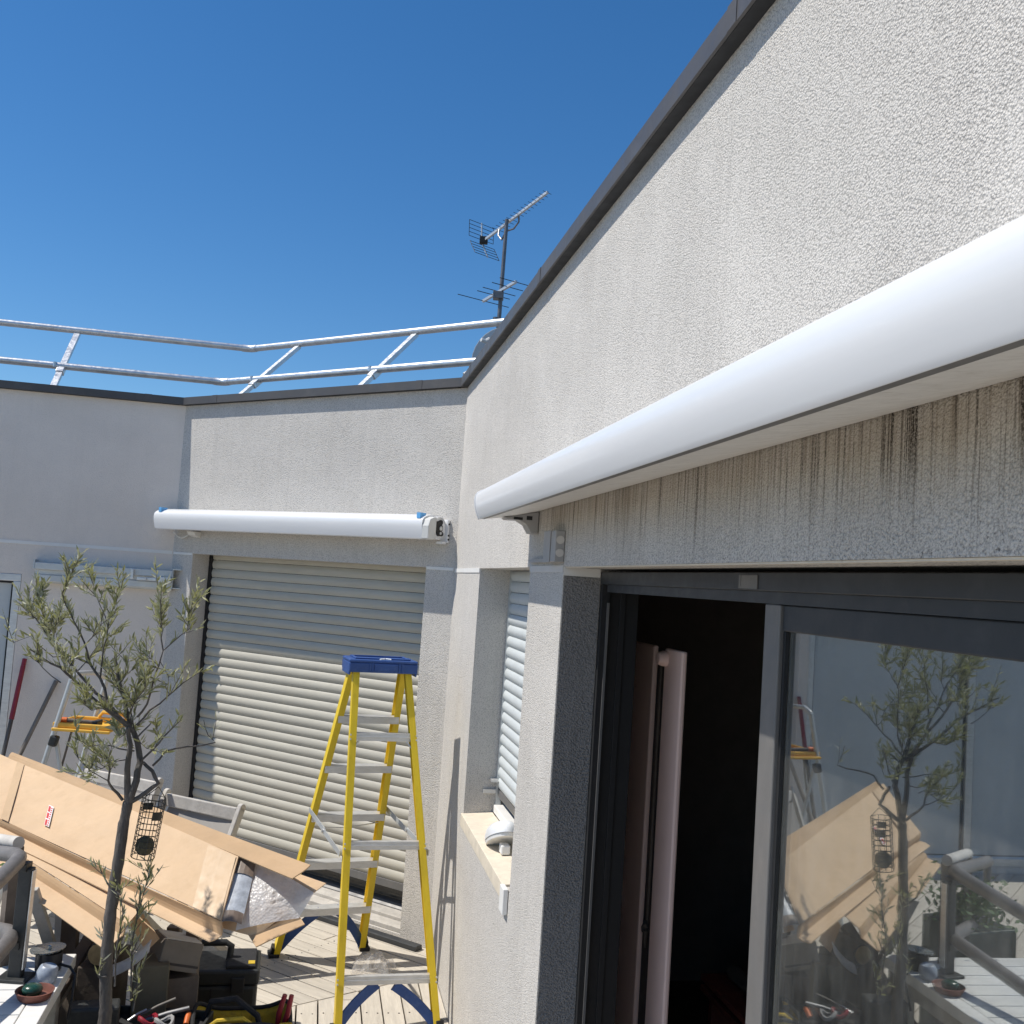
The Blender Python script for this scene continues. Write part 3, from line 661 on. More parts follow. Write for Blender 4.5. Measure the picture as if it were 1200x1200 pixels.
def post(F, s):
    a = F @ Vector((s, .22, 3.43)); b = F @ Vector((s, OT+.0, ZR-.012)); mid = F @ Vector((s, OM-.02, ZM-.035))
    d = (b-a).normalized()
    p_ = obj('post', MB().bar(a, b, .045, .012).bar(a + F.col[0].xyz*.02 - Vector((0,0,.014)), b + F.col[0].xyz*.02 - Vector((0,0,.014)), .006, .03), M_galv, rl)
    obj('clamp', MB().bar(mid - d*.05 + Vector((0,0,.0)), mid + d*.05, .06, .05), M_galv, p_, bevel=.006)
    obj('bolt', MB().lathe([(.014,0),(.014,.04)], 8, Matrix.Translation(mid - F.col[0].xyz*.05 + Vector((0,0,.02)))), M_galv, p_)
    obj('foot_plate', MB().box((s-.05,.15,3.4785),(s+.05,.29,3.487)), M_galv, p_, F)
for x, y in ((72, 436), (-260, 420)): post(FL, PF(FL, x, y, OM)[0])
for x, y in ((302, 445), (441, 440), (600, 430)): post(FB, PF(FB, x, y, OM)[0])

# ------------------------------------------------------------------ antenna and dish
def antenna():
    Y = 9.6
    base = PY(578, 460, Y); top = PY(594, 257, Y); bx = Vector((base.x, Y, 3.2))
    t = thing('tv_antenna', 'rooftop mast with a gridded television antenna and a smaller one below', 'antenna', bx)
    obj('mast', MB().tube([bx, (base.x, Y, base.z), top], [.022,.022,.018], 10), M_ant, t, smooth=True)
    obj('mast_joint', MB().tube([PY(580.5,380,Y), PY(581.2,372,Y)], .028, 10), M_ant, t)
    # uhf antenna: boom runs back-left to front-right
    p0 = PY(564.5, 284, Y+.30); p1 = PY(642, 225, Y-.35); d = (p1-p0).normalized(); side = Vector((d.y, -d.x, 0)).normalized()
    bo = obj('boom', MB().bar(p0, p1, .022, .022), M_alu, t)
    el = MB()
    for k in range(15):
        q = p0 + (p1-p0)*(.26+.73*k/14); h = .075-.02*k/14
        el.tube([q-side*h, q+side*h], .0025, 5)
    obj('directors', el, M_wire, bo, kind='stuff')
    obj('dipole_box', MB().box((-.04,-.03,-.03),(.04,.03,.04), Matrix.Translation(p0+d*.03)), M_black, bo, bevel=.006)
    up = d.cross(side); up = up if up.z > 0 else -up
    for sgn in (1, -1):
        gm = MB(); c0 = p0 + up*sgn*.03; lean = (up*sgn*.92 - d*(-.25)).normalized()
        for k in range(5): q = c0 + lean*(.0+.04*k); gm.tube([q-side*.16, q+side*.16], .003, 5)
        for e in (-.16, .16): gm.tube([c0+side*e, c0+lean*.16+side*e], .003, 5)
        rf_ = obj('reflector_grid', gm, M_wire, t)
        obj('reflector_arm', MB().bar(p0, c0+lean*.17, .012, .012), M_alu, rf_)
    c = PY(593, 271, Y); e1 = PY(608, 250, Y-.05); e2 = PY(585, 268, Y+.12)
    obj('support_loop', MB().tube([c, PY(602,268,Y-.02), PY(608,260,Y-.04), e1], .009, 7).tube([c, PY(588,281,Y+.03), PY(584,276,Y+.08), e2], .009, 7), M_ant, t, smooth=True)
    # small fm antenna
    q0 = PY(566, 353, Y+.22); q1 = PY(605, 330, Y-.22); dd = (q1-q0).normalized(); sd_ = Vector((dd.y, -dd.x, 0)).normalized()
    b2 = obj('lower_boom', MB().bar(q0, q1, .024, .024), M_alu, t)
    el = MB()
    for u, h in ((.02,.30),(.33,.19),(.5,.19),(.75,.18),(.98,.18)):
        q = q0 + (q1-q0)*u; el.tube([q-sd_*h, q+sd_*h], .004, 5)
    obj('dipoles', el, M_wire, b2)
    obj('lower_clamp', MB().box((-.05,-.05,-.04),(.05,.05,.03), Matrix.Translation(PY(584,346,Y))), M_ant, t, bevel=.005)
    # dish
    c = PY(594, 428, 8.6)
    t = thing('satellite_dish', 'pale grey satellite dish on the roof behind the railing', 'dish', Vector((c.x+.1, 8.75, 3.2)))
    M = Matrix.Translation(c + Vector((.05,.0,-.02))) @ Matrix.Rotation(R(14),4,'Z') @ Matrix.Rotation(R(84),4,'X')
    obj('reflector', MB().lathe([(.005,-.07),(.15,-.06),(.28,-.03),(.355,.01),(.365,.02),(.36,.022),(.27,-.015),(.13,-.045),(.004,-.055)], 32, M), M_dish, t, smooth=50)
    obj('mast', MB().tube([(c.x+.1,8.75,3.2),(c.x+.1,8.75,c.z)], .025, 10), M_ant, t)
    obj('mount_arm', MB().bar((c.x+.1,8.75,c.z-.03),(c.x+.05,8.62,c.z-.05), .05,.05), M_dish, t)
    l0 = PY(562, 445, 8.3); l1 = PY(548, 438, 8.1)
    obj('feed_arm', MB().tube([c+Vector((0,.0,-.24)), l0, l1], .012, 7), M_ant, t)
    obj('feed_head', MB().tube([l1-Vector((.02,0,.02)), l1+Vector((.05,.02,.04))], .03, 10), M_dish, t)
    sk = MB().tube([PY(574,398,8.45)-Vector((.0,.02,0)), PY(569,400,8.42), PY(564,398,8.4)], .018, 8)
    obj('bracket_hook', sk, M_dish, t)
antenna()

# ------------------------------------------------------------------ yellow stepladder
def ladder():
    RL, RR = PZ(320,1120,0), PZ(426,1112,0); FLt, FRt = PZ(391,1216,0), PZ(515,1211,0)
    T = PZ(445, 779, 1.72)
    ax = ((RR-RL).normalized() + (FRt-FLt).normalized()).normalized(); ax.z = 0; ax.normalize()
    pp = Vector((ax.y, -ax.x, 0))       # towards the camera side
    t = thing('stepladder', 'yellow fibreglass stepladder with blue top cap standing before the beige shutter', 'ladder', (RL+RR+FLt+FRt)/4)
    topL = lambda s, f: T + ax*s*.155 + pp*f - Vector((0,0,.035))
    rails = {}
    def chan(p, q, w, dpt, s, name):     # C-channel rail open to the middle
        d = (q-p).normalized(); n = ax*s
        f = (pp - d*pp.dot(d)).normalized()
        m_ = MB(); m_.bar(p, q, .004, dpt, up=f)
        for e in (-1, 1): m_.bar(p - n*(w/2) + f*e*(dpt/2-.002), q - n*(w/2) + f*e*(dpt/2-.002), w, .004, up=f)
        return obj(name, m_, M_yellow, t)
    for s, foot_f, foot_r in ((-1, FLt, RL), (1, FRt, RR)):
        for nm, a, b, dp_, ft in (('f', topL(s, .075), foot_f, .045, foot_f), ('r', topL(s, -.055), foot_r, .075, foot_r)):
            b2 = Vector((b.x, b.y, .012)); r_ = chan(a, b2, .032, dp_, s, 'rail'); rails[(nm, s)] = (a, b2)
            obj('foot', MB().box((-.03,-.045,0),(.03,.045,.022), Matrix.Translation((b.x, b.y, 0)) @ Matrix.Rotation(math.atan2(ax.y, ax.x),4,'Z')).bar(b2, b2+(a-b2).normalized()*.05, .04, .05, up=pp), M_black, r_, bevel=.004)
    def at(k, s, z): a, b = rails[(k, s)]; u = (a.z-z)/(a.z-b.z); return a + (b-a)*u
    # treads on the far side
    for i in range(1, 6):
        z = .285*i; p, q = at('r', -1, z), at('r', 1, z)
        m_ = MB().bar(p+ax*.003, q-ax*.003, .082, .004).bar(p+ax*.003+pp*.04-Vector((0,0,.018)), q-ax*.003+pp*.04-Vector((0,0,.018)), .003, .036).bar(p+ax*.003-pp*.04-Vector((0,0,.014)), q-ax*.003-pp*.04-Vector((0,0,.014)), .003, .028)
        obj('tread', m_, M_alu, t)
    # braces on the near side
    for z in (.24, .84, 1.36):
        p, q = at('f', -1, z), at('f', 1, z)
        br = obj('cross_brace', MB().bar(p+ax*.003, q-ax*.003, .028, .042).bar(p+ax*.003+pp*.016, q-ax*.003+pp*.016, .004, .010), M_alu, t, bevel=.003)
        rv = MB()
        for e in (p, q):
            for dz in (-.01, .012): rv.tube([e+pp*.024+Vector((0,0,dz)), e+pp*.030+Vector((0,0,dz))], .005, 8)
        obj('rivets', rv, M_alu, br)
    p, q = at('f', -1, 1.36), at('f', 1, 1.36)
    for e, s in ((p, -1), (q, 1)):
        obj('gusset', MB().bar(e - ax*s*.055 - Vector((0,0,.015)), at('f', s, 1.28) - ax*s*.006, .006, .016, up=pp), M_alu, t)
    for k in ('f', 'r'):
        for s in (-1, 1):
            z0 = .225 if k == 'f' else .285; ko = pp*(-.022 if k == 'f' else 0); base_ = at(k, s, .03); topi = at(k, s, z0) - ax*s*.20
            pts = []
            for u in [i/10 for i in range(11)]:
                zz = .03 + (z0-.045)*(u + .05*math.sin(math.pi*u)); pts.append(at(k, s, zz) + ko - ax*s*(.014+.19*(u-.05*math.sin(math.pi*u))))
            m_ = MB(); vsx = []
            for i_, q_ in enumerate(pts):
                tg = (pts[min(10,i_+1)]-pts[max(0,i_-1)]).normalized(); nn = tg.cross(pp).normalized()
                for e_, f_ in ((-1,-1),(1,-1),(1,1),(-1,1)): vsx.append(q_ + nn*e_*.024 + pp*f_*.007)
            fsx = [(0,1,2,3),(43,42,41,40)] + [(4*i_+a_, 4*i_+(a_+1)%4, 4*i_+4+(a_+1)%4, 4*i_+4+a_) for i_ in range(10) for a_ in range(4)]
            m_.add(vsx, [f_[::-1] for f_ in fsx])
            obj('knee_brace', m_, M_blue, t, bevel=.002)
    for s in (-1, 1):
        a, b = at('r', s, .88), at('f', s, .80); mid = (a+b)/2 + Vector((0,0,.0)) + ax*s*.0
        sp_ = obj('spreader', MB().bar(a+ax*s*.012, mid+ax*s*.012, .004, .028).bar(mid+ax*s*.018, b+ax*s*.018, .004, .028), M_zinc, t)
        obj('pivot', MB().tube([mid+ax*s*.008, mid+ax*s*.028], .012, 10), M_alu, sp_)
    obj('tie_cord', MB().tube([at('r',-1,.78), (at('r',-1,.78)+at('r',1,.80))/2-Vector((0,0,.02)), at('r',1,.80)], .003, 5), M_alu, t)
    # blue top cap
    Mc = Matrix((ax, -pp, Vector((0,0,1)))).transposed().to_4x4(); Mc.translation = T
    cp = MB(); hw, hd = .185, .12
    cp.box((-hw,-hd,.018),(hw,hd,.034))
    cp.box((-hw,-hd,-.034),(hw,-hd+.012,.0175)).box((-hw,hd-.012,-.034),(hw,hd,.0175)).box((-hw,-hd+.0125,-.05),(-hw+.012,hd-.0125,.0175)).box((hw-.012,-hd+.0125,-.05),(hw,hd-.0125,.0175))
    capo = obj('top_cap', cp, M_blue, t, Mc, bevel=.006)
    ribs = MB()
    for x in (-.075, -.06, .085, .10): ribs.box((x-.004,-hd-.004,-.032),(x+.004,-hd-.0002,.017))
    ribs.box((-.05,-hd-.006,-.02),(.075,-hd-.0002,.012))
    obj('cap_ribs', ribs, M_blue, capo, Mc, bevel=.001)
    tr = MB(); tr.box((-.15,-.09,.0345),(.15,-.075,.042)).box((-.15,.075,.0345),(.15,.09,.042)).box((-.15,-.0745,.0345),(-.135,.0745,.042)).box((.135,-.0745,.0345),(.15,.0745,.042))
    obj('cap_tray', tr, M_blue, capo, Mc, bevel=.002)
    obj('paint_smear', MB().tube([Mc @ Vector((-.02,-.10,.036)), Mc @ Vector((.01,-.085,.038)), Mc @ Vector((.04,-.1,.037))], .005, 6), M_whiteb, capo)
ladder()
# crumpled clear plastic on the deck
def crumple(c, sx, sy, h, n, seed):
    rnd = random.Random(seed)
    g = {}
    def fn(u, v):
        k = (round(u*n), round(v*n))
        if k not in g:
            e = math.sin(math.pi*u)**.5*math.sin(math.pi*v)**.5
            g[k] = Vector((c.x+(u-.5)*sx+rnd.uniform(-1,1)*sx*.04, c.y+(v-.5)*sy+rnd.uniform(-1,1)*sy*.05, .006+c.z+e*h*rnd.uniform(.25,1)))
        return g[k]
    return MB().grid(fn, n, n)
M_clear = plasticmat(); M_clear.name = 'clear_film'
for n_ in M_clear.node_tree.nodes:
    if n_.type == 'VALTORGB': n_.color_ramp.elements[0].color = (.12,)*3+(1,); n_.color_ramp.elements[1].color = (.4,)*3+(1,)
    if n_.type == 'BUMP': n_.inputs['Strength'].default_value = 0
c = PZ(437, 1138, 0)
tag(obj('plastic_film', crumple(c, .24, .24, .11, 9, 3), M_clear), 'crumpled clear plastic film lying on the deck between the ladder legs', 'plastic film')

# ------------------------------------------------------------------ cardboard packaging
K1, K2 = Vector((-1.06,4.24,.775)), Vector((-2.45,5.02,.955)); K4, K3 = Vector((-1.06,4.44,.975)), Vector((-2.66,5.58,1.115))
def cardboard():
    t = thing('cardboard_box', 'long opened tan cardboard carton with flaps, propped over the chairs and table', 'cardboard box', (K1+K2)/2 - Vector((0,0,.15)))
    th = .005
    def sheet(nm, q, mat=M_card, parent=t, nu=8, nv=4, amp=.003, **k):
        a, b, c_, d = [Vector(v) for v in q]; rnd = random.Random(len(nm)+int(a.x*100))
        ph = [rnd.uniform(0,6) for _ in range(4)]; nrm = (b-a).cross(d-a).normalized()
        fn = lambda u, v: (a*(1-u)+b*u)*(1-v) + (d*(1-u)+c_*u)*v + nrm*amp*(math.sin(5*u+ph[0])+math.sin(4*v+3*u+ph[1]))
        return obj(nm, MB().grid(fn, nu, nv), mat, parent, solid=th, **k)
    dl = (K1-K2).normalized(); wv = (K4-K1); up_n = (K1-K2).cross(K4-K1).normalized()
    if up_n.z < 0: up_n = -up_n
    top = sheet('lid_panel', (K2, K1, K4, K3), nu=16, nv=5)
    # front side folded down with outer flap
    dn = -up_n*.02 + Vector((.0,-.012,-.045))
    sheet('side_panel', (K2 + Vector((0,0,-.004)), K1 + Vector((0,0,-.004)), K1+dn, K2+dn*.8), M_cardin)
    fl = Vector((.055,-.075,-.01))
    sheet('side_flap', (K2+dn*.8, K1+dn, K1+dn+Vector((-.035,-.045,-.012)), K2+dn*.8+Vector((-.03,-.05,-.012))), M_card)
    # second tray below, shifted to the left
    o = Vector((-.20,-.06,-.10)); L2 = K2 + (K1-K2)*.02; 
    p0, p1 = K2+Vector((.05,-.08,-.075)), K1 + (K2-K1)*.28 + Vector((-.02,-.12,-.125))
    bk = Vector((.03,.12,.065))
    sheet('tray_wall', (p0, p1, p1+bk, p0+bk), M_card)
    sheet('tray_lip', (p0, p1, p1+Vector((-.015,-.01,-.045)), p0+Vector((-.015,-.012,-.035))), M_cardin)
    sheet('tray_flap', (p0+Vector((-.015,-.012,-.035)), p1+Vector((-.015,-.01,-.045)), p1+Vector((-.05,-.085,-.075)), p0+Vector((-.04,-.09,-.06))), M_card)
    # back flap standing up behind
    e1, e2 = K4 + (K4-K3)*.17, K3 + (K4-K3)*.05
    bu = Vector((.03,.10,.075))
    sheet('back_flap', (e2, e1, e1+bu*.8+Vector((.03,0,-.02)), e2+bu*.28), M_cardin, amp=.004)
    # bottom panel carrying the bubble wrap, near end open
    g1, g2 = K1 + dl*.02 + Vector((0,.0,-.055)), K4 + dl*.30 + Vector((.0,.02,-.05))
    nf = PY(372, 1040, 4.62); nb = PY(262, 1100, 4.36); nr = PY(330, 1103, 4.5)
    sheet('bottom_panel', (PY(255,1086,4.32), PY(300,1098,4.29), PY(382,1035,4.38), PY(284,1000,4.56)), M_card, nu=8, amp=.002)
    sheet('end_flap', (PY(290,1094,4.31), PY(347,1068,4.35), PY(357,1083,4.29), PY(300,1110,4.22)), M_cardin, nu=4, nv=2, amp=.001)
    # tape, seam line, red label, torn end label
    def onlid(u, v, h=.006): return (K2*(1-u)+K1*u)*(1-v) + (K3*(1-u)+K4*u)*v + up_n*h
    def patch(nm, u0, u1, v0, v1, mat, h=.007, par=top):
        q = [onlid(u0,v0,h), onlid(u1,v0,h), onlid(u1,v1,h), onlid(u0,v1,h)]
        return obj(nm, MB().grid(lambda a, b: (q[0]*(1-a)+q[1]*a)*(1-b)+(q[3]*(1-a)+q[2]*a)*b, 4, 4), mat, par)
    patch('packing_tape', .10, .135, .0, 1, M_tape, .0075)
    patch('packing_tape', .90, .995, .0, .98, M_tape, .0075)
    # u,v of the red label from the pixel (60,955)
    best = min(((((Cw + ray(60,956)*((onlid(u/60,v/20)-Cw).length/ray(60,956).length)) - onlid(u/60,v/20)).length, u/60, v/20) for u in range(61) for v in range(21)))
    lu, lv = best[1], best[2]
    lb = patch('red_label', lu-.013, lu+.009, lv-.16, lv+.17, M_whitep, .0078)
    for k in range(3):
        v0 = lv-.155+.11*k; patch('print_mark', lu-.011, lu-.002, v0, v0+.09, M_redp, .0086, lb)
    for k in range(9):
        v0 = lv-.15+.034*k; patch('print_mark', lu+.0005, lu+.006, v0, v0+.02, M_redp, .0086, lb)
    # dark film label across the open end
    def px(q, Y): return PY(q[0], q[1], Y)
    q = [px((261,1079),4.25), px((284,1083),4.26), px((301,1010),4.46), px((280,1004),4.47)]
    lab = obj('end_label', MB().grid(lambda a, b: (q[0]*(1-a)+q[1]*a)*(1-b)+(q[3]*(1-a)+q[2]*a)*b + Vector((0,-.01,.008*math.sin(3*a))), 5, 8), M_film, t)
    for v0, v1 in ((0,.16),(.74,1.0)):
        obj('label_band', MB().grid(lambda a, b: (lambda v: (q[0]*(1-a)+q[1]*a)*(1-v)+(q[3]*(1-a)+q[2]*a)*v + Vector((0,-.014,.008*math.sin(3*a)+.003)))(v0+(v1-v0)*b), 4, 3), M_labelbr, lab)
    # bubble wrap
    rnd = random.Random(4)
    c4 = [PY(277,1092,4.28), PY(350,1076,4.31), PY(368,1046,4.36), PY(300,1006,4.49)]
    def bw_(u, v):
        q_ = (c4[0]*(1-u)+c4[1]*u)*(1-v)+(c4[3]*(1-u)+c4[2]*u)*v
        hgt = .035*math.sin(math.pi*min(1,u*.75+.25))*math.sin(math.pi*(.12+.8*v))
        return q_ + Vector((-.25,-.55,.75))*hgt + Vector((rnd.uniform(-1,1),rnd.uniform(-1,1),rnd.uniform(-1,1)))*.005*math.sin(math.pi*u)*math.sin(math.pi*v)
    bwp = tag(obj('bubble_wrap', MB().grid(bw_, 26, 22), M_bub, smooth=80), 'sheet of clear bubble wrap spilling from the open end of the carton', 'bubble wrap')
    s4 = [K1*.2+K4*.8+dl*.0, K4+Vector((.0,.03,.02)), K4+(K3-K4)*.22+Vector((0,.03,.04)), K4+(K3-K4)*.22]
    e = [PY(255,986,4.62), PY(296,1008,4.56), PY(300,1000,4.6), PY(258,978,4.66)]
    tag(obj('bubble_wrap', MB().grid(lambda u, v: (e[0]*(1-u)+e[1]*u)*(1-v)+(e[3]*(1-u)+e[2]*u)*v+Vector((rnd.uniform(-1,1),rnd.uniform(-1,1),rnd.uniform(-1,1)))*.008, 16, 5), M_bub, smooth=80), 'thin frill of bubble wrap showing along the lid edge of the carton', 'bubble wrap')
    e = [K4+(K3-K4)*.30+Vector((.0,.06,.0)), K4+Vector((.15,.10,-.03)), K4+Vector((.15,.20,.05)), K4+(K3-K4)*.30+Vector((.0,.16,.09))]
cardboard()

# ------------------------------------------------------------------ olive tree
def olive():
    base = PY(121, 1200, 4.0)
    t = thing('olive_tree', 'young olive tree with bare lower trunk growing in front of the shaded wall', 'tree', Vector((base.x, 4.0, .28)))
    Z = lambda x, y: (x/4, 640+y/4)        # coordinates read off an enlarged crop
    trunk_px = [(121,1215),(124,1180),(124,1130),(129,1075),(137,1020),(145,965),(150,940)]
    P = [Vector((base.x-.01,4.0,.26))] + [PY(x, y, 4.0) for x, y in trunk_px]
    rt = random.Random(3); P2, r2 = [], []; rr_ = [.024,.0235,.023,.0225,.022,.021,.0195,.0185]
    for i in range(len(P)-1):
        for k in range(6):
            u = k/6; P2.append(P[i].lerp(P[i+1], u) + Vector((rt.uniform(-1,1), rt.uniform(-1,1), 0))*.0012); r2.append((rr_[i]*(1-u)+rr_[i+1]*u)*rt.uniform(.94,1.07))
    P2.append(P[-1]); r2.append(rr_[-1])
    tm = MB().tube(P2, r2, 14)
    tk = obj('trunk', tm, M_bark, t, smooth=60)
    rnd = random.Random(11)
    br = []   # polylines in crop pixels, with depth change along them, radius start/end
    add = lambda pts, dy, r0, r1, leaf0=.35, dens=1.0: br.append((pts, dy, r0, r1, leaf0, dens))
    add([(600,1200),(598,1100),(602,1000),(612,930),(600,850)], (0,-.03), .018, .010, 2)
    add([(605,1200),(640,1100),(658,1010),(645,920),(612,840),(590,760),(565,660),(548,560),(540,510)], (0,.05), .019, .006, .45)
    add([(612,1200),(690,1150),(742,1112),(715,1055),(672,1015)], (0,.06), .012, .008, 2)
    add([(575,1190),(530,1140),(508,1100),(515,1040),(500,985)], (0,-.12), .008, .003, .55, 1.2)
    add([(662,1005),(740,930),(812,850),(850,815)], (.02,-.10), .006, .002, .7, .8)
    add([(715,1030),(775,962),(880,940),(1010,920),(975,885),(955,815)], (.05,.12), .006, .0015, .75, .35)
    add([(640,900),(700,840),(720,820)], (.0,.10), .005, .0015, 2)
    add([(625,870),(530,790),(430,710),(340,620),(285,570),(200,525),(130,480)], (.0,-.16), .011, .0025, .45, .9)
    add([(590,840),(510,740),(450,690),(380,610),(300,510),(240,450),(190,370),(120,280)], (0,.12), .010, .0025, .5, 1.1)
    add([(500,720),(470,620),(420,550),(350,520),(290,495)], (0,.05), .008, .003, .4, 1.0)
    add([(240,450),(215,350),(180,250),(170,150)], (.10,.16), .004, .0015, .2, 1.5)
    add([(420,550),(395,450),(345,350),(310,270),(290,220),(330,150),(342,90)], (.03,-.08), .005, .0015, .25, 1.3)
    add([(395,470),(440,420),(470,400),(450,350)], (.02,-.06), .003, .001, .3, 1.3)
    add([(470,620),(480,530),(500,430),(512,330),(545,260),(572,190)], (.04,.14), .005, .0015, .4, 1.4)
    add([(505,360),(470,280),(440,220),(425,120)], (.10,.16), .0028, .001, .4, 1.3)
    add([(300,520),(250,520),(190,470),(150,420),(60,455)], (.06,.02), .003, .001, .5, .8)
    add([(285,640),(200,570),(150,510)], (-.12,-.15), .003, .001, .6, .9)
    add([(640,840),(700,770),(790,700),(860,640),(930,592)], (.02,.10), .006, .0015, .55, .7)
    add([(645,800),(690,740),(720,630),(745,560),(765,490),(845,420),(920,355)], (.02,-.10), .006, .0015, .7, .5)
    add([(765,490),(752,390),(755,300),(740,210)], (-.05,-.12), .004, .0012, .2, 1.4)
    add([(880,390),(885,320),(905,250)], (-.08,-.1), .002, .001, .1, 1.6)
    add([(745,560),(700,520),(660,500),(650,480)], (-.03,.04), .003, .001, .2, 1.2)
    add([(750,540),(790,610),(785,670)], (-.02,.04), .002, .001, .3, 1.0)
    add([(600,800),(640,720),(690,650)], (.03,-.09), .004, .001, .3, 1.6)
    add([(590,760),(560,680),(520,600),(480,560)], (.04,.12), .004, .001, .3, 1.5)
    add([(612,840),(560,800),(500,760),(430,770),(390,720)], (.0,-.14), .004, .001, .35, 1.5)
    add([(600,860),(560,900),(540,860)], (.0,.08), .003, .001, .2, 1.6)
    add([(630,960),(560,950),(480,930),(420,940),(350,900)], (.0,-.15), .004, .001, .5, 1.3)
    add([(600,1000),(540,1010),(470,990),(430,930)], (.0,-.05), .003, .001, .3, 1.4)
    add([(508,1100),(470,1080),(400,1030),(345,965)], (-.08,-.16), .003, .001, .5, .9)
    add([(540,1040),(520,1020),(440,1060),(380,1070)], (-.04,-.1), .0025, .001, .4, 1.3)
    add([(645,900),(690,950),(720,960)], (.0,-.07), .002, .001, .2, 1.4)
    add([(630,880),(610,760),(640,660),(660,600)], (.03,.13), .004, .001, .35, 1.4)
    add([(560,650),(600,590),(580,520)], (.05,.1), .003, .001, .2, 1.2)
    add([(800,690),(850,600),(870,560)], (.06,.02), .002, .001, .3, 1.0)
    add([(720,960),(750,900),(735,860)], (.05,.05), .002, .001, .3, 1.2)
    add([(330,620),(300,560),(290,510)], (-.08,-.04), .0025, .001, .3, 1.4)
    add([(360,590),(440,500),(500,470)], (.05,.15), .003, .001, .35, 1.4)
    add([(250,460),(260,370),(300,330)], (.1,.02), .003, .001, .2, 1.5)
    add([(420,520),(470,440),(480,390)], (.05,.16), .0025, .001, .3, 1.3)
    add([(215,350),(150,330),(130,300)], (.14,.2), .002, .001, .2, 1.4)
    bm_ = MB(); lm = MB()
    def leaf_(p, d, L, wd):
        d = d.normalized(); s_ = d.cross(Vector((rnd.uniform(-1,1), rnd.uniform(-1,1), rnd.uniform(-1,1)))).normalized(); n = d.cross(s_)
        m1 = p + d*L*.3; m2 = p + d*L*.68
        lm.add([p, m1 - s_*wd/2 - n*wd*.15, m1 + n*wd*.05, m1 + s_*wd/2 - n*wd*.15, m2 - s_*wd*.42 - n*L*.03, m2 - n*L*.02, m2 + s_*wd*.42 - n*L*.03, p + d*L - n*L*.08],
               [(0,1,2),(0,2,3),(1,4,5,2),(2,5,6,3),(4,7,5),(5,7,6)])
    def grow(Q, r0, r1, leaf0, dens, ll=1.0):
        n = len(Q); bm_.tube(Q, [r0+(r1-r0)*i/(n-1) for i in range(n)], 7)
        Ls = [0]
        for i in range(1, n): Ls.append(Ls[-1]+(Q[i]-Q[i-1]).length)
        tot = Ls[-1]
        if leaf0 > 1: return
        s_ = leaf0*tot
        while s_ < tot:
            i = next(k for k in range(1, n) if Ls[k] >= s_-1e-9); u = (s_-Ls[i-1])/max(1e-6, Ls[i]-Ls[i-1])
            p = Q[i-1].lerp(Q[i], u); d = (Q[i]-Q[i-1]).normalized()
            for k in range(2):
                rd = Vector((rnd.uniform(-1,1), rnd.uniform(-1,1), rnd.uniform(-.3,1))).normalized()
                leaf_(p, d*.9 + rd*.75 + Vector((0,0,.45)), rnd.uniform(.028,.056)*ll, rnd.uniform(.0056,.0100)*ll)
            if rnd.random() < .36*dens:      # short leafy twig
                rd = (d*.6 + Vector((rnd.uniform(-1,1), rnd.uniform(-1,1), rnd.uniform(-.2,1.0)))).normalized(); L = rnd.uniform(.04,.10)
                q1 = p + rd*L*.5 + Vector((0,0,.004)); q2 = p + rd*L + Vector((0,0,.014)); bm_.tube([p,q1,q2], [.0016,.0013,.0009], 4)
                for e in range(int(7*dens)+2):
                    pp_ = p.lerp(q2, .25+.75*e/(int(7*dens)+1)); r3 = Vector((rnd.uniform(-1,1), rnd.uniform(-1,1), rnd.uniform(-.4,1))).normalized()
                    leaf_(pp_, rd*.8 + r3*.8, rnd.uniform(.026,.05)*ll, rnd.uniform(.0055,.0095)*ll)
            s_ += .0182/dens
    for pts, dy, r0, r1, l0, dn in br:
        n = len(pts); Q = []
        for i, (x, y) in enumerate(pts):
            u = i/(n-1); X = PY(*Z(x, y), 4.0 + dy[0] + (dy[1]-dy[0])*u + (rnd.uniform(-.012,.012) if 0 < i < n-1 else 0)); Q.append(X)
        # smooth the polyline by one subdivision
        Q2 = [Q[0]]
        for a, b in zip(Q[:-1], Q[1:]): Q2 += [a.lerp(b, .5) + Vector((rnd.uniform(-1,1), rnd.uniform(-1,1), rnd.uniform(-1,1)))*.004, b]
        grow(Q2, r0*.78, r1*.8, l0, dn)
    # suckers beside the trunk
    Z2 = lambda x, y: (60+x/8.571, 1010+y/8.571)
    for pts, dy, dn in (([(640,1250),(650,900),(690,700),(720,520),(700,330),(690,230)], -.05, .8), ([(800,1400),(805,1100),(815,800),(850,600),(900,420),(960,200),(1000,90)], .0, 1.0),
                    ([(850,620),(900,300),(880,230)], .02, .9), ([(690,330),(590,260),(510,110),(480,40)], -.1, .9), ([(820,900),(900,720)], .02, .8), ([(830,1300),(900,1100),(960,950)], .03, .9),
                    ([(640,1000),(690,900),(740,800)], -.03, .7), ([(560,1150),(480,1160),(440,1090)], -.02, .7), ([(560,820),(510,760),(490,720)], .0, .7), ([(820,1500),(860,1300),(900,1180)], .0, .8)):
        Q = [PY(*Z2(x, y), 4.0+dy+rnd.uniform(-.01,.01)) for x, y in pts]
        grow(Q, .004, .0012, .25, dn*.95, .95)
    obj('branches', bm_, M_bark, t, smooth=60)
    obj('crown', lm, M_leaf, t, kind='stuff')
    b0 = Vector((base.x, 4.0, 0))
    pl = thing('planter', 'grey clay planter at the foot of the young olive tree', 'planter', b0)
    obj('pot', MB().lathe([(.14,0),(.18,.26),(.19,.27),(.19,.30),(.175,.30),(.168,.27)], 28, Matrix.Translation(b0)), M_clay, pl, smooth=35)
    obj('soil', MB().lathe([(.166,.25),(.163,.275),(.05,.285)], 24, Matrix.Translation(b0)), M_soil, pl)
olive()

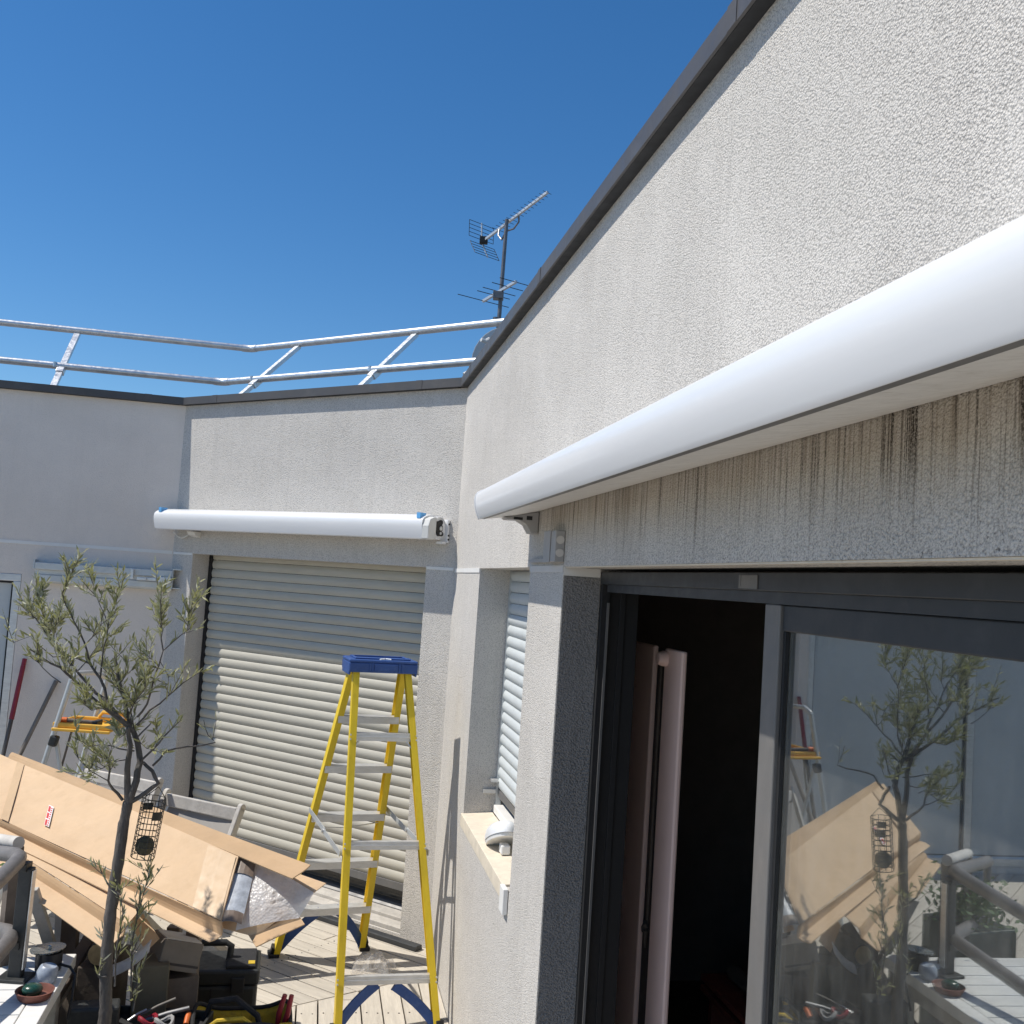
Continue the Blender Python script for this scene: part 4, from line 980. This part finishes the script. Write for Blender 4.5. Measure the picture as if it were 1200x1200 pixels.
# bird feeder
def feeder():
    top = PY(181, 935, 4.03); bot = PY(167, 1004, 4.03); ax = (bot-top); L = ax.length; d = ax.normalized()
    t = thing('bird_feeder', 'cylindrical wire bird feeder with one fat ball hanging from the olive branch', 'bird feeder', bot)
    x = d.orthogonal().normalized(); y = d.cross(x); r_ = .044
    m_ = MB()
    for k in range(10):
        a = 2*math.pi*k/10; o = (x*math.cos(a)+y*math.sin(a))*r_; m_.tube([top+o, bot+o], .0016, 5)
    obj('wire_cage', m_, M_wire, t)
    m_ = MB()
    for i in range(11):
        c = top + ax*i/10; m_.tube([c+(x*math.cos(a)+y*math.sin(a))*r_ for a in [2*math.pi*k/14 for k in range(15)]], .0016, 4, False)
    obj('wire_ring', m_, M_wire, t)
    c = top + ax*.30
    obj('perch_flap', MB().grid(lambda u, v: top+ax*(.14+.12*v)+(x*math.cos(1.2+.9*u)+y*math.sin(1.2+.9*u))*(r_+.003), 6, 2).grid(lambda u, v: top+ax*(.2+.13*v)+(x*math.cos(4.2+.9*u)+y*math.sin(4.2+.9*u))*(r_+.003), 6, 2), M_wire, t, solid=.002)
    rnd = random.Random(2); c = bot - d*.042
    M = Matrix.Translation(c)
    obj('fat_ball', MB().lathe([(.008,-.036),(.022,-.031),(.034,-.014),(.036,.006),(.028,.025),(.012,.035)], 14, M), M_fat, t, smooth=True)
    h = PY(186, 922, 4.03)
    obj('hanger', MB().tube([top+x*r_, h, top-x*r_], .002, 5), M_wire, t)
feeder()

# ------------------------------------------------------------------ chairs
def chair(P, rz, W_=.46, label='', H=.90):
    t = thing('folding_chair', label, 'chair', Matrix.Translation(P) @ Matrix.Rotation(rz, 4, 'Z'), 'weathered garden chairs behind the carton')
    F = t.matrix_world; hw = W_/2; bk = []
    for s in (-1, 1):
        a, b = Vector((s*hw,-.22,0)), Vector((s*hw,.16,H-.01))
        po = MB().bar(a, b, .028, .045, up=(0,1,0)); po.lathe([(.0225,-.014),(.0225,.014)], 14, Matrix.Translation(b+Vector((0,0,.0))) @ Matrix.Rotation(R(90),4,'Y'))
        obj('back_post', po, M_gwood, t, F, bevel=.005)
        obj('leg', MB().bar((s*(hw-.035),.26,0),(s*(hw-.035),-.24,.47), .026,.04, up=(0,1,0)), M_gwood, t, F, bevel=.004)
    pt = lambda z: -.22+.38*z/(H-.01)
    obj('top_rail', MB().bar((-hw+.016,pt(H-.045),H-.045),(hw-.016,pt(H-.045),H-.045), .02, .07), M_gwood, t, F, bevel=.005)
    obj('low_rail', MB().bar((-hw+.016,pt(.52),.52),(hw-.016,pt(.52),.52), .02, .05), M_gwood, t, F, bevel=.005)
    obj('back_canvas', MB().grid(lambda u, v: Vector((-hw+.03+(W_-.06)*u, pt(.545+.31*v)+.018*math.sin(math.pi*u), .545+(H-.085-.545)*v-.006*math.sin(math.pi*u)*v)), 8, 4), M_canvas, t, F, solid=.004)
    for k in range(6):
        y = -.235+.07*k; obj('seat_slat', MB().box((-hw+.03,y,.455),(hw-.03,y+.058,.472)), M_gwood, t, F, bevel=.004)
    obj('stretcher', MB().bar((-hw+.02,.18,.08),(hw-.02,.18,.08), .02,.03), M_gwood, t, F)
    return t
def place_chair(xl, yl, xr, yr, Y, Yr, label):
    a, b = PY(xl, yl, Y), PY(xr, yr, Yr)
    d = (b-a); rz = math.atan2(d.y, d.x); c = (a+b)/2
    H = c.z
    R_ = Matrix.Rotation(rz, 4, 'Z'); off = R_ @ Vector((0,.16,0))
    return chair(Vector((c.x-off.x, c.y-off.y, 0)), rz, (b-a).length, label, H+.01)
place_chair(196, 931, 283, 944, 6.02, 5.76, 'weathered grey folding chair with its back against the beige shutter')
place_chair(100, 899, 187, 916, 6.22, 5.96, 'weathered grey folding chair behind the olive trunk, beside the shaded wall')

# ------------------------------------------------------------------ tools along the left wall
def bigpt(x, y, d): s, z = PF(FL, x, y, d); return FL @ Vector((s, d, z))
def broom():
    a = bigpt(29,772,-.02); b = bigpt(3,890,-.22); dr = (b-a)/(a.z-b.z); bot = a + dr*(a.z-.02)
    t = thing('broom', 'broom with red grip and dark handle leaning on the shaded wall by the glazed door', 'broom', Vector((bot.x, bot.y, 0)))
    m1 = bigpt(14,843,-.14); u = (a.z-m1.z)
    obj('grip', MB().tube([a, a+dr*.05], .016, 10).tube([a+dr*.051, a+dr*u], .0175, 12), M_red, t, smooth=True)
    obj('handle', MB().tube([a+dr*(u+.001), bot+Vector((0,0,.09))], .015, 10), M_pole, t, smooth=True)
    obj('head', MB().box((-.16,-.035,.07),(.16,.035,.12), Matrix.Translation((bot.x,bot.y,0))), M_dwood, t, bevel=.01)
    obj('bristles', MB().box((-.155,-.032,.0),(.155,.032,.069), Matrix.Translation((bot.x,bot.y,0))), M_gpole, t)
    a = bigpt(66,798,-.015); b = bigpt(18,895,-.25); dr = (b-a)/(a.z-b.z); bot = a + dr*a.z
    tag(obj('wooden_pole', MB().tube([a, a.lerp(bot,.5), bot], .016, 10), M_gpole, smooth=True), 'grey-brown wooden pole leaning on the shaded wall beside the broom', 'pole')
broom()
def stool():
    Y = 6.2
    tl = PY(66,848,Y); tr = PY(128,858,Y); 
    t = thing('step_stool', 'small grey tubular step stool with orange tool tray near the shaded wall', 'step stool', Vector(((tl.x+tr.x)/2, Y+.1, 0)))
    g = lambda x, y, dy=0: PY(x, y, Y+dy)
    def leg(p, q, r_, m_, nm='leg'):
        p, q = Vector(p), Vector(q); d = (q-p)/(p.z-q.z); b = p + d*(p.z-.012)
        return obj(nm, MB().tube([p, p.lerp(b,.5), b], r_, 10), m_, t, smooth=True)
    l1 = leg(g(84,796), g(48,905), .016, M_zinc); l2 = leg(g(126,794,.34), g(92,905,.34), .016, M_zinc)
    obj('handle_loop', MB().tube([g(84,796), g(92,789,.05), g(110,788,.25), g(126,794,.34)], .016, 10), M_alu, t, smooth=True)
    leg(g(66,868,.02), g(71,905,.02), .013, M_zinc, 'rear_leg'); leg(g(108,872,.34), g(113,905,.34), .013, M_zinc, 'rear_leg')
    leg(g(86,850,.03), g(71,902,.05), .007, M_pole, 'strut')
    obj('hinge_block', MB().box((-.024,-.024,-.032),(.024,.024,.032), Matrix.Translation(g(63,868)) @ Matrix.Rotation(R(14),4,'Y')), M_tool, t, bevel=.01)
    c = g(108,850,.15); 
    tm = MB().box((-.175,-.16,-.012),(.175,.16,.0)); 
    for p, q in (((-.175,-.16,.0005),(.175,-.145,.03)),((-.175,.145,.0005),(.175,.16,.03)),((-.175,-.1445,.0005),(-.16,.1445,.03)),((.16,-.1445,.0005),(.175,.1445,.03)),((-.175,-.175,-.02),(.175,-.161,-.001))): tm.box(p, q)
    Mt = Matrix.Translation(c)
    tray = obj('tray', tm, M_orange, t, Mt, bevel=.006)
    obj('tray_back', MB().tube([Mt @ Vector((-.02,.15,.03)), Mt @ Vector((.0,.155,.06)), Mt @ Vector((.12,.155,.055)), Mt @ Vector((.17,.15,.03))], .012, 8), M_orange, tray, smooth=True)
    for i in (1, 2): 
        z = .30*i
        obj('step', MB().box((-.2,-.05,z),(.13,.30,z+.03), Matrix.Translation((c.x-.10-.05*(3-i), Y+.02, 0))), M_zinc, t, bevel=.006)
    hm = thing('hammer', 'short hammer with orange handle end lying in the orange tray', 'hammer', c+Vector((-.05,-.1,.008)))
    obj('handle', MB().tube([c+Vector((-.16,-.12,.038)), c+Vector((-.11,-.11,.038))], .018, 10), M_rust, hm, smooth=True)
    obj('shaft', MB().tube([c+Vector((-.1095,-.11,.038)), c+Vector((.04,-.08,.03))], .013, 10), M_dwood, hm)
    obj('head', MB().box((.041,-.12,.012),(.075,-.03,.045), Matrix.Translation(c)), M_tool, hm, bevel=.005)
stool()

# ------------------------------------------------------------------ low table with things, tubular frame
TZ = .53
def table():
    e0, e1 = PZ(84,1128,TZ), PZ(43,1200,TZ); dv = (e0-e1).normalized()         # right edge, going away
    sv = Vector((-dv.y, dv.x, 0))                                               # to the left
    far = e0 + dv*.10; L = 1.75; Wd = 1.5
    M = Matrix((-sv, dv, Vector((0,0,1)))).transposed().to_4x4(); M.translation = far - dv*L; M.translation.z = 0
    t = thing('low_table', 'low whitewashed slatted table holding a pot, cup and terracotta saucer', 'table', M)
    # local: x to the right (edge at 0), y away, z up
    obj('edge_board', MB().box((-.075,0,TZ-.05),(0,L,TZ)), M_tabw, t, M, bevel=.003)
    obj('apron', MB().box((-.07,.0,TZ-.13),(-.035,L,TZ-.0505)), M_gwood, t, M, bevel=.003)
    k = 0; y = 0
    while y < L-.05:
        w_ = .115; obj('slat', MB().box((-Wd,y+.003,TZ-.022),(-.079,min(L,y+w_)-.003,TZ-.001)), M_tabw, t, M, bevel=.002); y += w_
    for x in (-.11, -Wd+.04):
        for y in (.05, L-.12): obj('leg', MB().box((x,y,0),(x+.07,y+.07,TZ-.0225)), M_gwood, t, M, bevel=.004)
    obj('apron', MB().box((-Wd,L-.10,TZ-.12),(-.0705,L-.065,TZ-.0225)), M_gwood, t, M)
table()
def tabletop_things():
    c = PZ(56,1137,TZ)
    t = thing('black_pot', 'small black pot with steel rim and dish lid on the low table', 'pot', c)
    obj('body', MB().lathe([(.045,.0),(.05,.006),(.052,.075)], 24, Matrix.Translation(c)), M_pot, t, smooth=35)
    lid = obj('lid', MB().lathe([(.052,.0755),(.066,.082),(.068,.088),(.06,.088),(.02,.083)], 28, Matrix.Translation(c) @ Matrix.Rotation(R(-5),4,'Y')), M_potrim, t, smooth=35)
    obj('lid_knob', MB().lathe([(.008,.0835),(.009,.097),(.004,.101)], 10, Matrix.Translation(c)), M_potrim, lid, smooth=True)
    obj('cord', MB().tube([c+Vector((.052,-.01,.03)), c+Vector((.10,-.03,.03)), c+Vector((.135,-.06,.012)), c+Vector((.15,-.11,-.06)), c+Vector((.147,-.13,-.13))], .0055, 8), M_black, t, smooth=True)
    c = PZ(52,1152,TZ)
    M = Matrix.Translation(c) @ Matrix.Rotation(R(12),4,'Y')
    tag(obj('ceramic_cup', MB().lathe([(.030,.002),(.039,.014),(.041,.04),(.034,.064),(.026,.070),(.024,.068)], 24, M), M_ceram, smooth=60), 'upturned blue-grey ceramic cup between the black pot and the saucer', 'cup')
    c = PZ(40,1170,TZ)
    t = thing('terracotta_saucer', 'glazed terracotta plant saucer at the edge of the low table', 'saucer', c)
    obj('dish', MB().lathe([(.050,0),(.056,.003),(.068,.028),(.07,.032),(.063,.032),(.052,.010),(.02,.008)], 30, Matrix.Translation(c)), M_terra, t, smooth=45)
    tag(obj('green_glass_dish', MB().lathe([(.02,.010),(.034,.018),(.038,.034),(.03,.046),(.012,.05)], 20, Matrix.Translation(c+Vector((-.012,.004,0)))), M_green, smooth=60), 'dark green glass lump inside the terracotta saucer', 'glass')
tabletop_things()
def tubular():
    b = PZ(18,1147,TZ); 
    t = thing('tubular_rack', 'dark square post with bent grey tube arms standing on the low table', 'rack', b)
    top = PY(28,1016,b.y); 
    obj('post', MB().bar(b, (b.x+.005,b.y,top.z), .052,.04, up=(0,1,0)), M_tool, t, bevel=.004)
    obj('edge_strip', MB().bar((b.x+.029,b.y,b.z+.04),(b.x+.034,b.y,top.z-.01), .004,.03, up=(0,1,0)), M_alu, t)
    obj('base_plate', MB().box((-.06,-.05,.0),(.06,.05,.012), Matrix.Translation(b)), M_tool, t, bevel=.003)
    Y = b.y
    for nm, dz, dy in (('arm_tube', 0, 0), ('arm_tube', -.30, 0)):
        el = PY(27,1003,Y+.0)+Vector((0,0,dz)); l = PY(-120,985,Y+.62)+Vector((0,0,dz)); n_ = PY(-60,1090,Y-.62)+Vector((0,0,dz))
        obj(nm, MB().tube([l, el+(l-el).normalized()*.06, el+(l-el).normalized()*.018+(n_-el).normalized()*.018, el+(n_-el).normalized()*.06, n_], .030, 16), M_tube, t, smooth=50)
        obj('socket', MB().box((-.03,-.028,-.055),(.03,.028,-.024), Matrix.Translation(el)), M_tool, t, bevel=.003)
        for q in (l, n_):
            obj('leg', MB().tube([q, (q.x,q.y,.012)], .02, 12), M_tube, t, smooth=True)
    # second pale rail end behind
    e = PY(22,988,Y+.12); l = PY(-60,976,Y+.45)
    bt = thing('bamboo_rail', 'pale rounded rail end lying behind the bent grey tube', 'rail', e-Vector((0,0,.03)))
    obj('rail', MB().tube([e, l], .026, 14), M_gwood, bt, smooth=True)
    obj('prop', MB().bar((e.x-.02,e.y+.02,0),(e.x-.02,e.y+.02,e.z-.018), .05,.05), M_dwood, bt)
    obj('prop', MB().bar((l.x,l.y,0),(l.x,l.y,l.z-.018), .05,.05), M_dwood, bt)
tubular()

# ------------------------------------------------------------------ timber pile, toolbox, bag under the carton
def board(p, q, w_, h, mat, label, up=(0,1,0), name='timber_board'):
    return tag(obj(name, MB().bar(p, q, w_, h, up=up), mat, bevel=.003), label, 'board')
def pile():
    g = lambda x, y, Y: PY(x, y, Y)
    def dn(p, q):   # extend p->q to the floor
        d = (q-p)/(p.z-q.z); return p + d*(p.z-.01)
    p, q = g(75,1040,4.75), g(70,1128,4.72); board(p, dn(p,q), .055, .03, M_gwood, 'upright weathered timber post under the far part of the carton')
    p, q = g(85,1050,4.70), g(80,1130,4.66); board(p, dn(p,q), .07, .04, M_dwood, 'dark brown upright timber next to the weathered post')
    p, q = g(38,1042,4.5), g(58,1105,4.6); board(p, dn(p,q), .05, .025, M_gwood, 'slanting grey slat between the dark square post and the timbers')
    p, q = g(118,1078,4.75), g(75,1150,4.55); board(p, dn(p,q), .05, .05, M_dwood, 'dark beam slanting down under the carton behind the black pot')
    p, q = g(80,1100,4.6), g(118,1082,4.9); board(dn(q,p+Vector((0,0,-.2))), q, .06, .03, M_gwood, 'grey board lying crosswise in the timber pile under the carton')
    # trestle that carries the carton
    for k, (x, y, Y, lab) in enumerate(((228,1088,4.70,'dark timber prop under the near end of the carton'),(205,1085,4.85,'second dark timber prop behind the small grey carton'))):
        p = g(x, y, Y); board((p.x,p.y,0), p, .06, .05, M_dwood, lab)
    # small grey carton
    c = g(206,1112,4.62); 
    t = thing('small_carton', 'small open grey-brown carton lying tilted under the long cardboard', 'carton', Vector((c.x,c.y,c.z-.07)))
    M = Matrix.Translation(c) @ Matrix.Rotation(R(28),4,'Z') @ Matrix.Rotation(R(14),4,'Y') @ Matrix.Rotation(R(-8),4,'X')
    mg = simple('grey_card', (.20,.175,.145), .9, 0, .12, 8); 
    obj('body', MB().box((-.085,-.11,-.07),(.085,.11,.05)), mg, t, M, bevel=.004)
    obj('flap', MB().box((-.08,-.105,.0505),(.075,.10,.055)), M_gwood, t, M)
    obj('strip', MB().box((-.0855,-.112,-.05),(.0855,-.1102,-.04)), M_slot, t, M)
    s0 = Vector((c.x,c.y,0)); tag(obj('timber_block', MB().box((-.09,-.10,0),(.09,.10,c.z-.09), Matrix.Translation(s0) @ Matrix.Rotation(R(28),4,'Z')), M_dwood, bevel=.005), 'dark wooden block carrying the small grey carton', 'block')
    # olive drab parcel
    c = g(177,1140,4.5)
    tag(obj('parcel', MB().box((-.07,-.08,-c.z+.005),(.07,.08,.055), Matrix.Translation(c) @ Matrix.Rotation(R(20),4,'Z')), simple('drab_card', (.13,.115,.08), .9, 0, .15), bevel=.006), 'drab olive-brown parcel below the small grey carton', 'parcel')
    # white curved offcut
    pth = [g(130,1138,4.45), g(148,1133,4.44), g(163,1122,4.43), g(176,1108,4.42)]
    tag(obj('film_strip', MB().grid(lambda u, v: (pth[0]*(1-u)**3+pth[1]*3*u*(1-u)**2+pth[2]*3*u*u*(1-u)+pth[3]*u**3)+Vector((.0,.02,.045))*(v-.5), 12, 3), M_bub, solid=.003, smooth=60), 'curled strip of white packing film beside the small grey carton', 'film')
    # carton tongue pointing down to the grey carton
    q = [g(150,1080,4.55), g(171,1115,4.48), g(187,1100,4.52), g(162,1062,4.6)]
    tag(obj('cardboard_strip', MB().grid(lambda u, v: (q[0]*(1-u)+q[1]*u)*(1-v)+(q[3]*(1-u)+q[2]*u)*v, 4, 3), M_card, solid=.006), 'torn cardboard strip hanging below the carton towards the grey box', 'cardboard')
    lg = g(116,1118,4.5)
    t = thing('log', 'short split log with pale cut end in the pile beside the trunk', 'log', lg-Vector((0,0,.05)))
    obj('bark', MB().tube([lg, lg+Vector((-.05,.30,-.02))], .048, 14), M_bark, t, smooth=True)
    obj('cut_end', MB().lathe([(.045,0),(.045,.004)], 14, Matrix.Translation(lg-Vector((-.001,.006,0))) @ Matrix.Rotation(R(90),4,'X')), simple('cut_wood', (.42,.30,.15), .8, 0, .2, 40), t)
    tag(obj('timber_block', MB().box((-.06,-.02,0),(.06,.28,lg.z-.052), Matrix.Translation((lg.x-.02,lg.y,0))), M_dwood, bevel=.005), 'dark wooden block carrying the split log', 'block')
pile()
def toolbox():
    c = PZ(243,1192,0.02); c = PY(233,1135,4.88)
    M = Matrix.Translation((c.x,4.98,0)) @ Matrix.Rotation(R(12),4,'Z')
    hw, hd, h = .25, .13, .36
    z0 = .0
    t = thing('toolbox', 'black plastic toolbox with raised carry handle on the deck under the carton', 'toolbox', M)
    obj('body', MB().box((-hw,-hd,z0),(hw,hd,h-.09)), M_tool, t, M, bevel=.018)
    obj('lid', MB().box((-hw-.006,-hd-.006,h-.089),(hw+.006,hd+.006,h-.02)), M_tool, t, M, bevel=.014)
    for xa, xb in ((.10,.235),(-.235,-.12)): obj('lid_bin', MB().box((xa,-hd+.01,h-.0195),(xb,hd-.02,h-.005)), M_bagk, t, M, bevel=.004)
    obj('handle', MB().tube([M @ Vector(v) for v in ((-.12,0,h-.0195),(-.125,0,h+.045),(-.10,0,h+.06),(.09,0,h+.06),(.115,0,h+.045),(.11,0,h-.0195))], .016, 10), M_tool, t, smooth=40)
    for x in (-.15, .16): obj('latch', MB().box((x-.03,-hd-.02,h-.12),(x+.03,-hd-.0065,h-.05)), M_black, t, M, bevel=.004)
    obj('yellow_mark', MB().box((.20,-hd+.03,h-.0048),(.23,-hd+.07,h-.002)), M_bagy, t, M)
    obj('seam', MB().box((.04,-hd-.004,.02),(.046,-hd-.0002,h-.10)).box((-.10,-hd-.004,.02),(-.094,-hd-.0002,h-.10)), M_black, t, M)
toolbox()
def bag():
    c = PZ(285,1210,.0); c = Vector((PY(282,1190,4.42).x, 4.45, 0))
    M = Matrix.Translation(c) @ Matrix.Rotation(R(14),4,'Z')
    t = thing('tool_bag', 'yellow and black open tool bag with pliers, on the deck before the toolbox', 'tool bag', M)
    hw, hd, h = .20, .13, .31; m_ = MB()
    rnd = random.Random(8)
    def side(u, v):
        a = u*2*math.pi; ca, sa = math.cos(a), math.sin(a); k = 1/max(abs(ca)**.6+0*abs(sa), .0001)
        x = hw*math.copysign(abs(ca)**.45, ca); y = hd*math.copysign(abs(sa)**.45, sa)
        return Vector((x*(1-.06*math.sin(v*3)), y*(1-.08*math.sin(v*3)), .004+h*v*(1+.06*math.sin(3*a))))
    obj('body', m_.grid(side, 40, 8), M_bagy, t, M, solid=.006, smooth=50)
    obj('floor', MB().box((-hw+.02,-hd+.02,.006),(hw-.02,hd-.02,.02)), M_bagk, t, M)
    obj('rim', MB().tube([M @ (side(u/40, 1)+Vector((0,0,.004))) for u in range(41)], .009, 8, False), M_bagk, t, smooth=True)
    for x in (-.13, 0, .13): obj('pocket', MB().box((x-.055,-hd-.018,.03),(x+.055,-hd+.002,.17)), M_bagk, t, M, bevel=.01)
    obj('corner_patch', MB().box((hw-.05,-hd-.002,h-.07),(hw+.004,-hd+.05,h+.012)), M_bagy, t, M, bevel=.006)
    obj('strap', MB().tube([M @ Vector(v) for v in ((-.15,.05,h-.02),(-.13,.03,h+.06),(-.03,-.02,h+.09),(.06,-.05,h+.03),(.08,-.06,h-.03))], .013, 8), M_bagk, t, smooth=True)
    obj('strap', MB().tube([M @ Vector(v) for v in ((-.17,-.09,h-.02),(-.10,-.10,h+.035),(.0,-.11,h+.045),(.09,-.11,h-.02))], .010, 8), M_bagy, t, smooth=True)
    pl = thing('pliers', 'red-handled pliers standing in the yellow tool bag', 'pliers', M @ Vector((.12,.02,.02)))
    a = M @ Vector((.11,.0,.02)); b = PY(338,1166,4.45)
    obj('jaw', MB().bar(a, a.lerp(b,.55), .02,.035), M_alu, pl)
    for o in (-.014, .014): obj('grip', MB().tube([a.lerp(b,.55)+Vector((o*.4,0,0)), a.lerp(b,.8)+Vector((o*1.3,0,0)), b+Vector((o,0,0))], [.010,.012,.010], 8), M_red, pl, smooth=True)
    # rummage in front: cables and small tools
    c2 = PY(180,1192,4.3)
    M2 = Matrix.Translation((c2.x,4.32,0))
    cr = thing('tool_crate', 'dark crate heaped with small tools beside the olive trunk', 'crate', M2)
    hz = c2.z-.03
    for p, q in (((-.20,-.15,0),(.20,.15,.015)),((-.20,-.15,.0155),(.20,-.138,hz)),((-.20,.138,.0155),(.20,.15,hz)),((-.20,-.1375,.0155),(-.188,.1375,hz)),((.188,-.1375,.0155),(.20,.1375,hz))):
        obj('panel', MB().box(p, q), M_tool, cr, M2, bevel=.003)
    obj('liner', MB().box((-.187,-.137,.016),(.187,.137,hz-.03)), M_bagk, cr, M2)
    rnd = random.Random(5)
    def tool(x, y, x2, y2, r_, mat, name, label, cat):
        a, b = PY(x, y, 4.30), PY(x2, y2, 4.34); o = obj(name, MB().tube([a, a.lerp(b,.5)+Vector((0,0,.004)), b], r_, 9), mat, smooth=True); tag(o, label, cat); return o
    tool(164,1190,206,1170,.006, M_pole, 'steel_chisel', 'thin steel chisel lying across the heaped crate', 'chisel')
    tool(170,1196,222,1181,.009, M_ant, 'wrench', 'chrome wrench lying over the tool crate below the chisel', 'wrench')
    tool(150,1196,172,1183,.005, M_galv, 'steel_rod', 'short bent steel rod at the trunk side of the crate', 'rod')
    tool(218,1200,221,1188,.011, M_rust, 'orange_screwdriver', 'orange screwdriver handle upright at the edge of the crate', 'screwdriver')
    for k, (x, y, mat, lab) in enumerate(((173,1197,M_red,'coil of red cable on the heaped tool crate'),(192,1199,M_jbox,'coil of grey cable on the heaped tool crate'))):
        q = PY(x, y, 4.28); tag(obj('cable_coil', MB().tube([q+Vector((.035*math.cos(a), .03*math.sin(a), .012*math.sin(2*a)+.004*a/6)) for a in [i*.45 for i in range(44)]], .006, 6), mat, smooth=True), lab, 'cable')
    tag(obj('black_case', MB().box((-.10,-.05,-c2.z+.01),(.09,.05,.04), Matrix.Translation(PY(112,1188,4.22)) @ Matrix.Rotation(R(18),4,'Z')), M_tool, bevel=.01), 'black flat case standing between table edge and trunk', 'case')
bag()

# ------------------------------------------------------------------ beside the frame (seen in the door glass)
def side_things():
    b0 = Vector((-2.35,4.55,0))
    t = thing('green_planter', 'dark green planter with a leafy shrub behind the bent grey tube', 'planter', b0)
    obj('pot', MB().box((-.16,-.16,0),(.16,.16,.62), Matrix.Translation(b0)), simple('green_tub', (.012,.03,.022), .5), t, bevel=.01)
    rnd = random.Random(9); lm = MB()
    for k in range(700):
        p = b0 + Vector((rnd.gauss(0,.09), rnd.gauss(0,.09), .63+abs(rnd.gauss(0,.09)))); d = Vector((rnd.uniform(-1,1),rnd.uniform(-1,1),rnd.uniform(0,1))).normalized(); s_ = d.orthogonal().normalized(); L = rnd.uniform(.03,.05)
        lm.add([p, p+d*L*.5-s_*.009, p+d*L, p+d*L*.5+s_*.009], [(0,1,2,3)])
    obj('foliage', lm, M_leafg, t, kind='stuff')
    fm = MB()
    b1 = Vector((-2.75,4.35,0))
    t = thing('flower_pot', 'terracotta pot with red flowers beside the dark green planter', 'flower pot', b1)
    obj('pot', MB().lathe([(.08,0),(.12,.6),(.13,.62),(.11,.62)], 20, Matrix.Translation(b1)), M_terra, t, smooth=35)
    for k in range(60):
        p = b1 + Vector((rnd.gauss(0,.06), rnd.gauss(0,.06), .66+abs(rnd.gauss(0,.07)))); fm.lathe([(.002,0),(.014,.006),(.004,.012)], 6, Matrix.Translation(p))
    obj('petals', fm, M_flower, t, kind='stuff')
    lm = MB()
    for k in range(250):
        p = b1 + Vector((rnd.gauss(0,.07), rnd.gauss(0,.07), .62+abs(rnd.gauss(0,.05)))); d = Vector((rnd.uniform(-1,1),rnd.uniform(-1,1),rnd.uniform(0,1))).normalized(); s_ = d.orthogonal().normalized()
        lm.add([p, p+d*.02-s_*.012, p+d*.045, p+d*.02+s_*.012], [(0,1,2,3)])
    obj('foliage', lm, M_leafg, t, kind='stuff')
side_things()
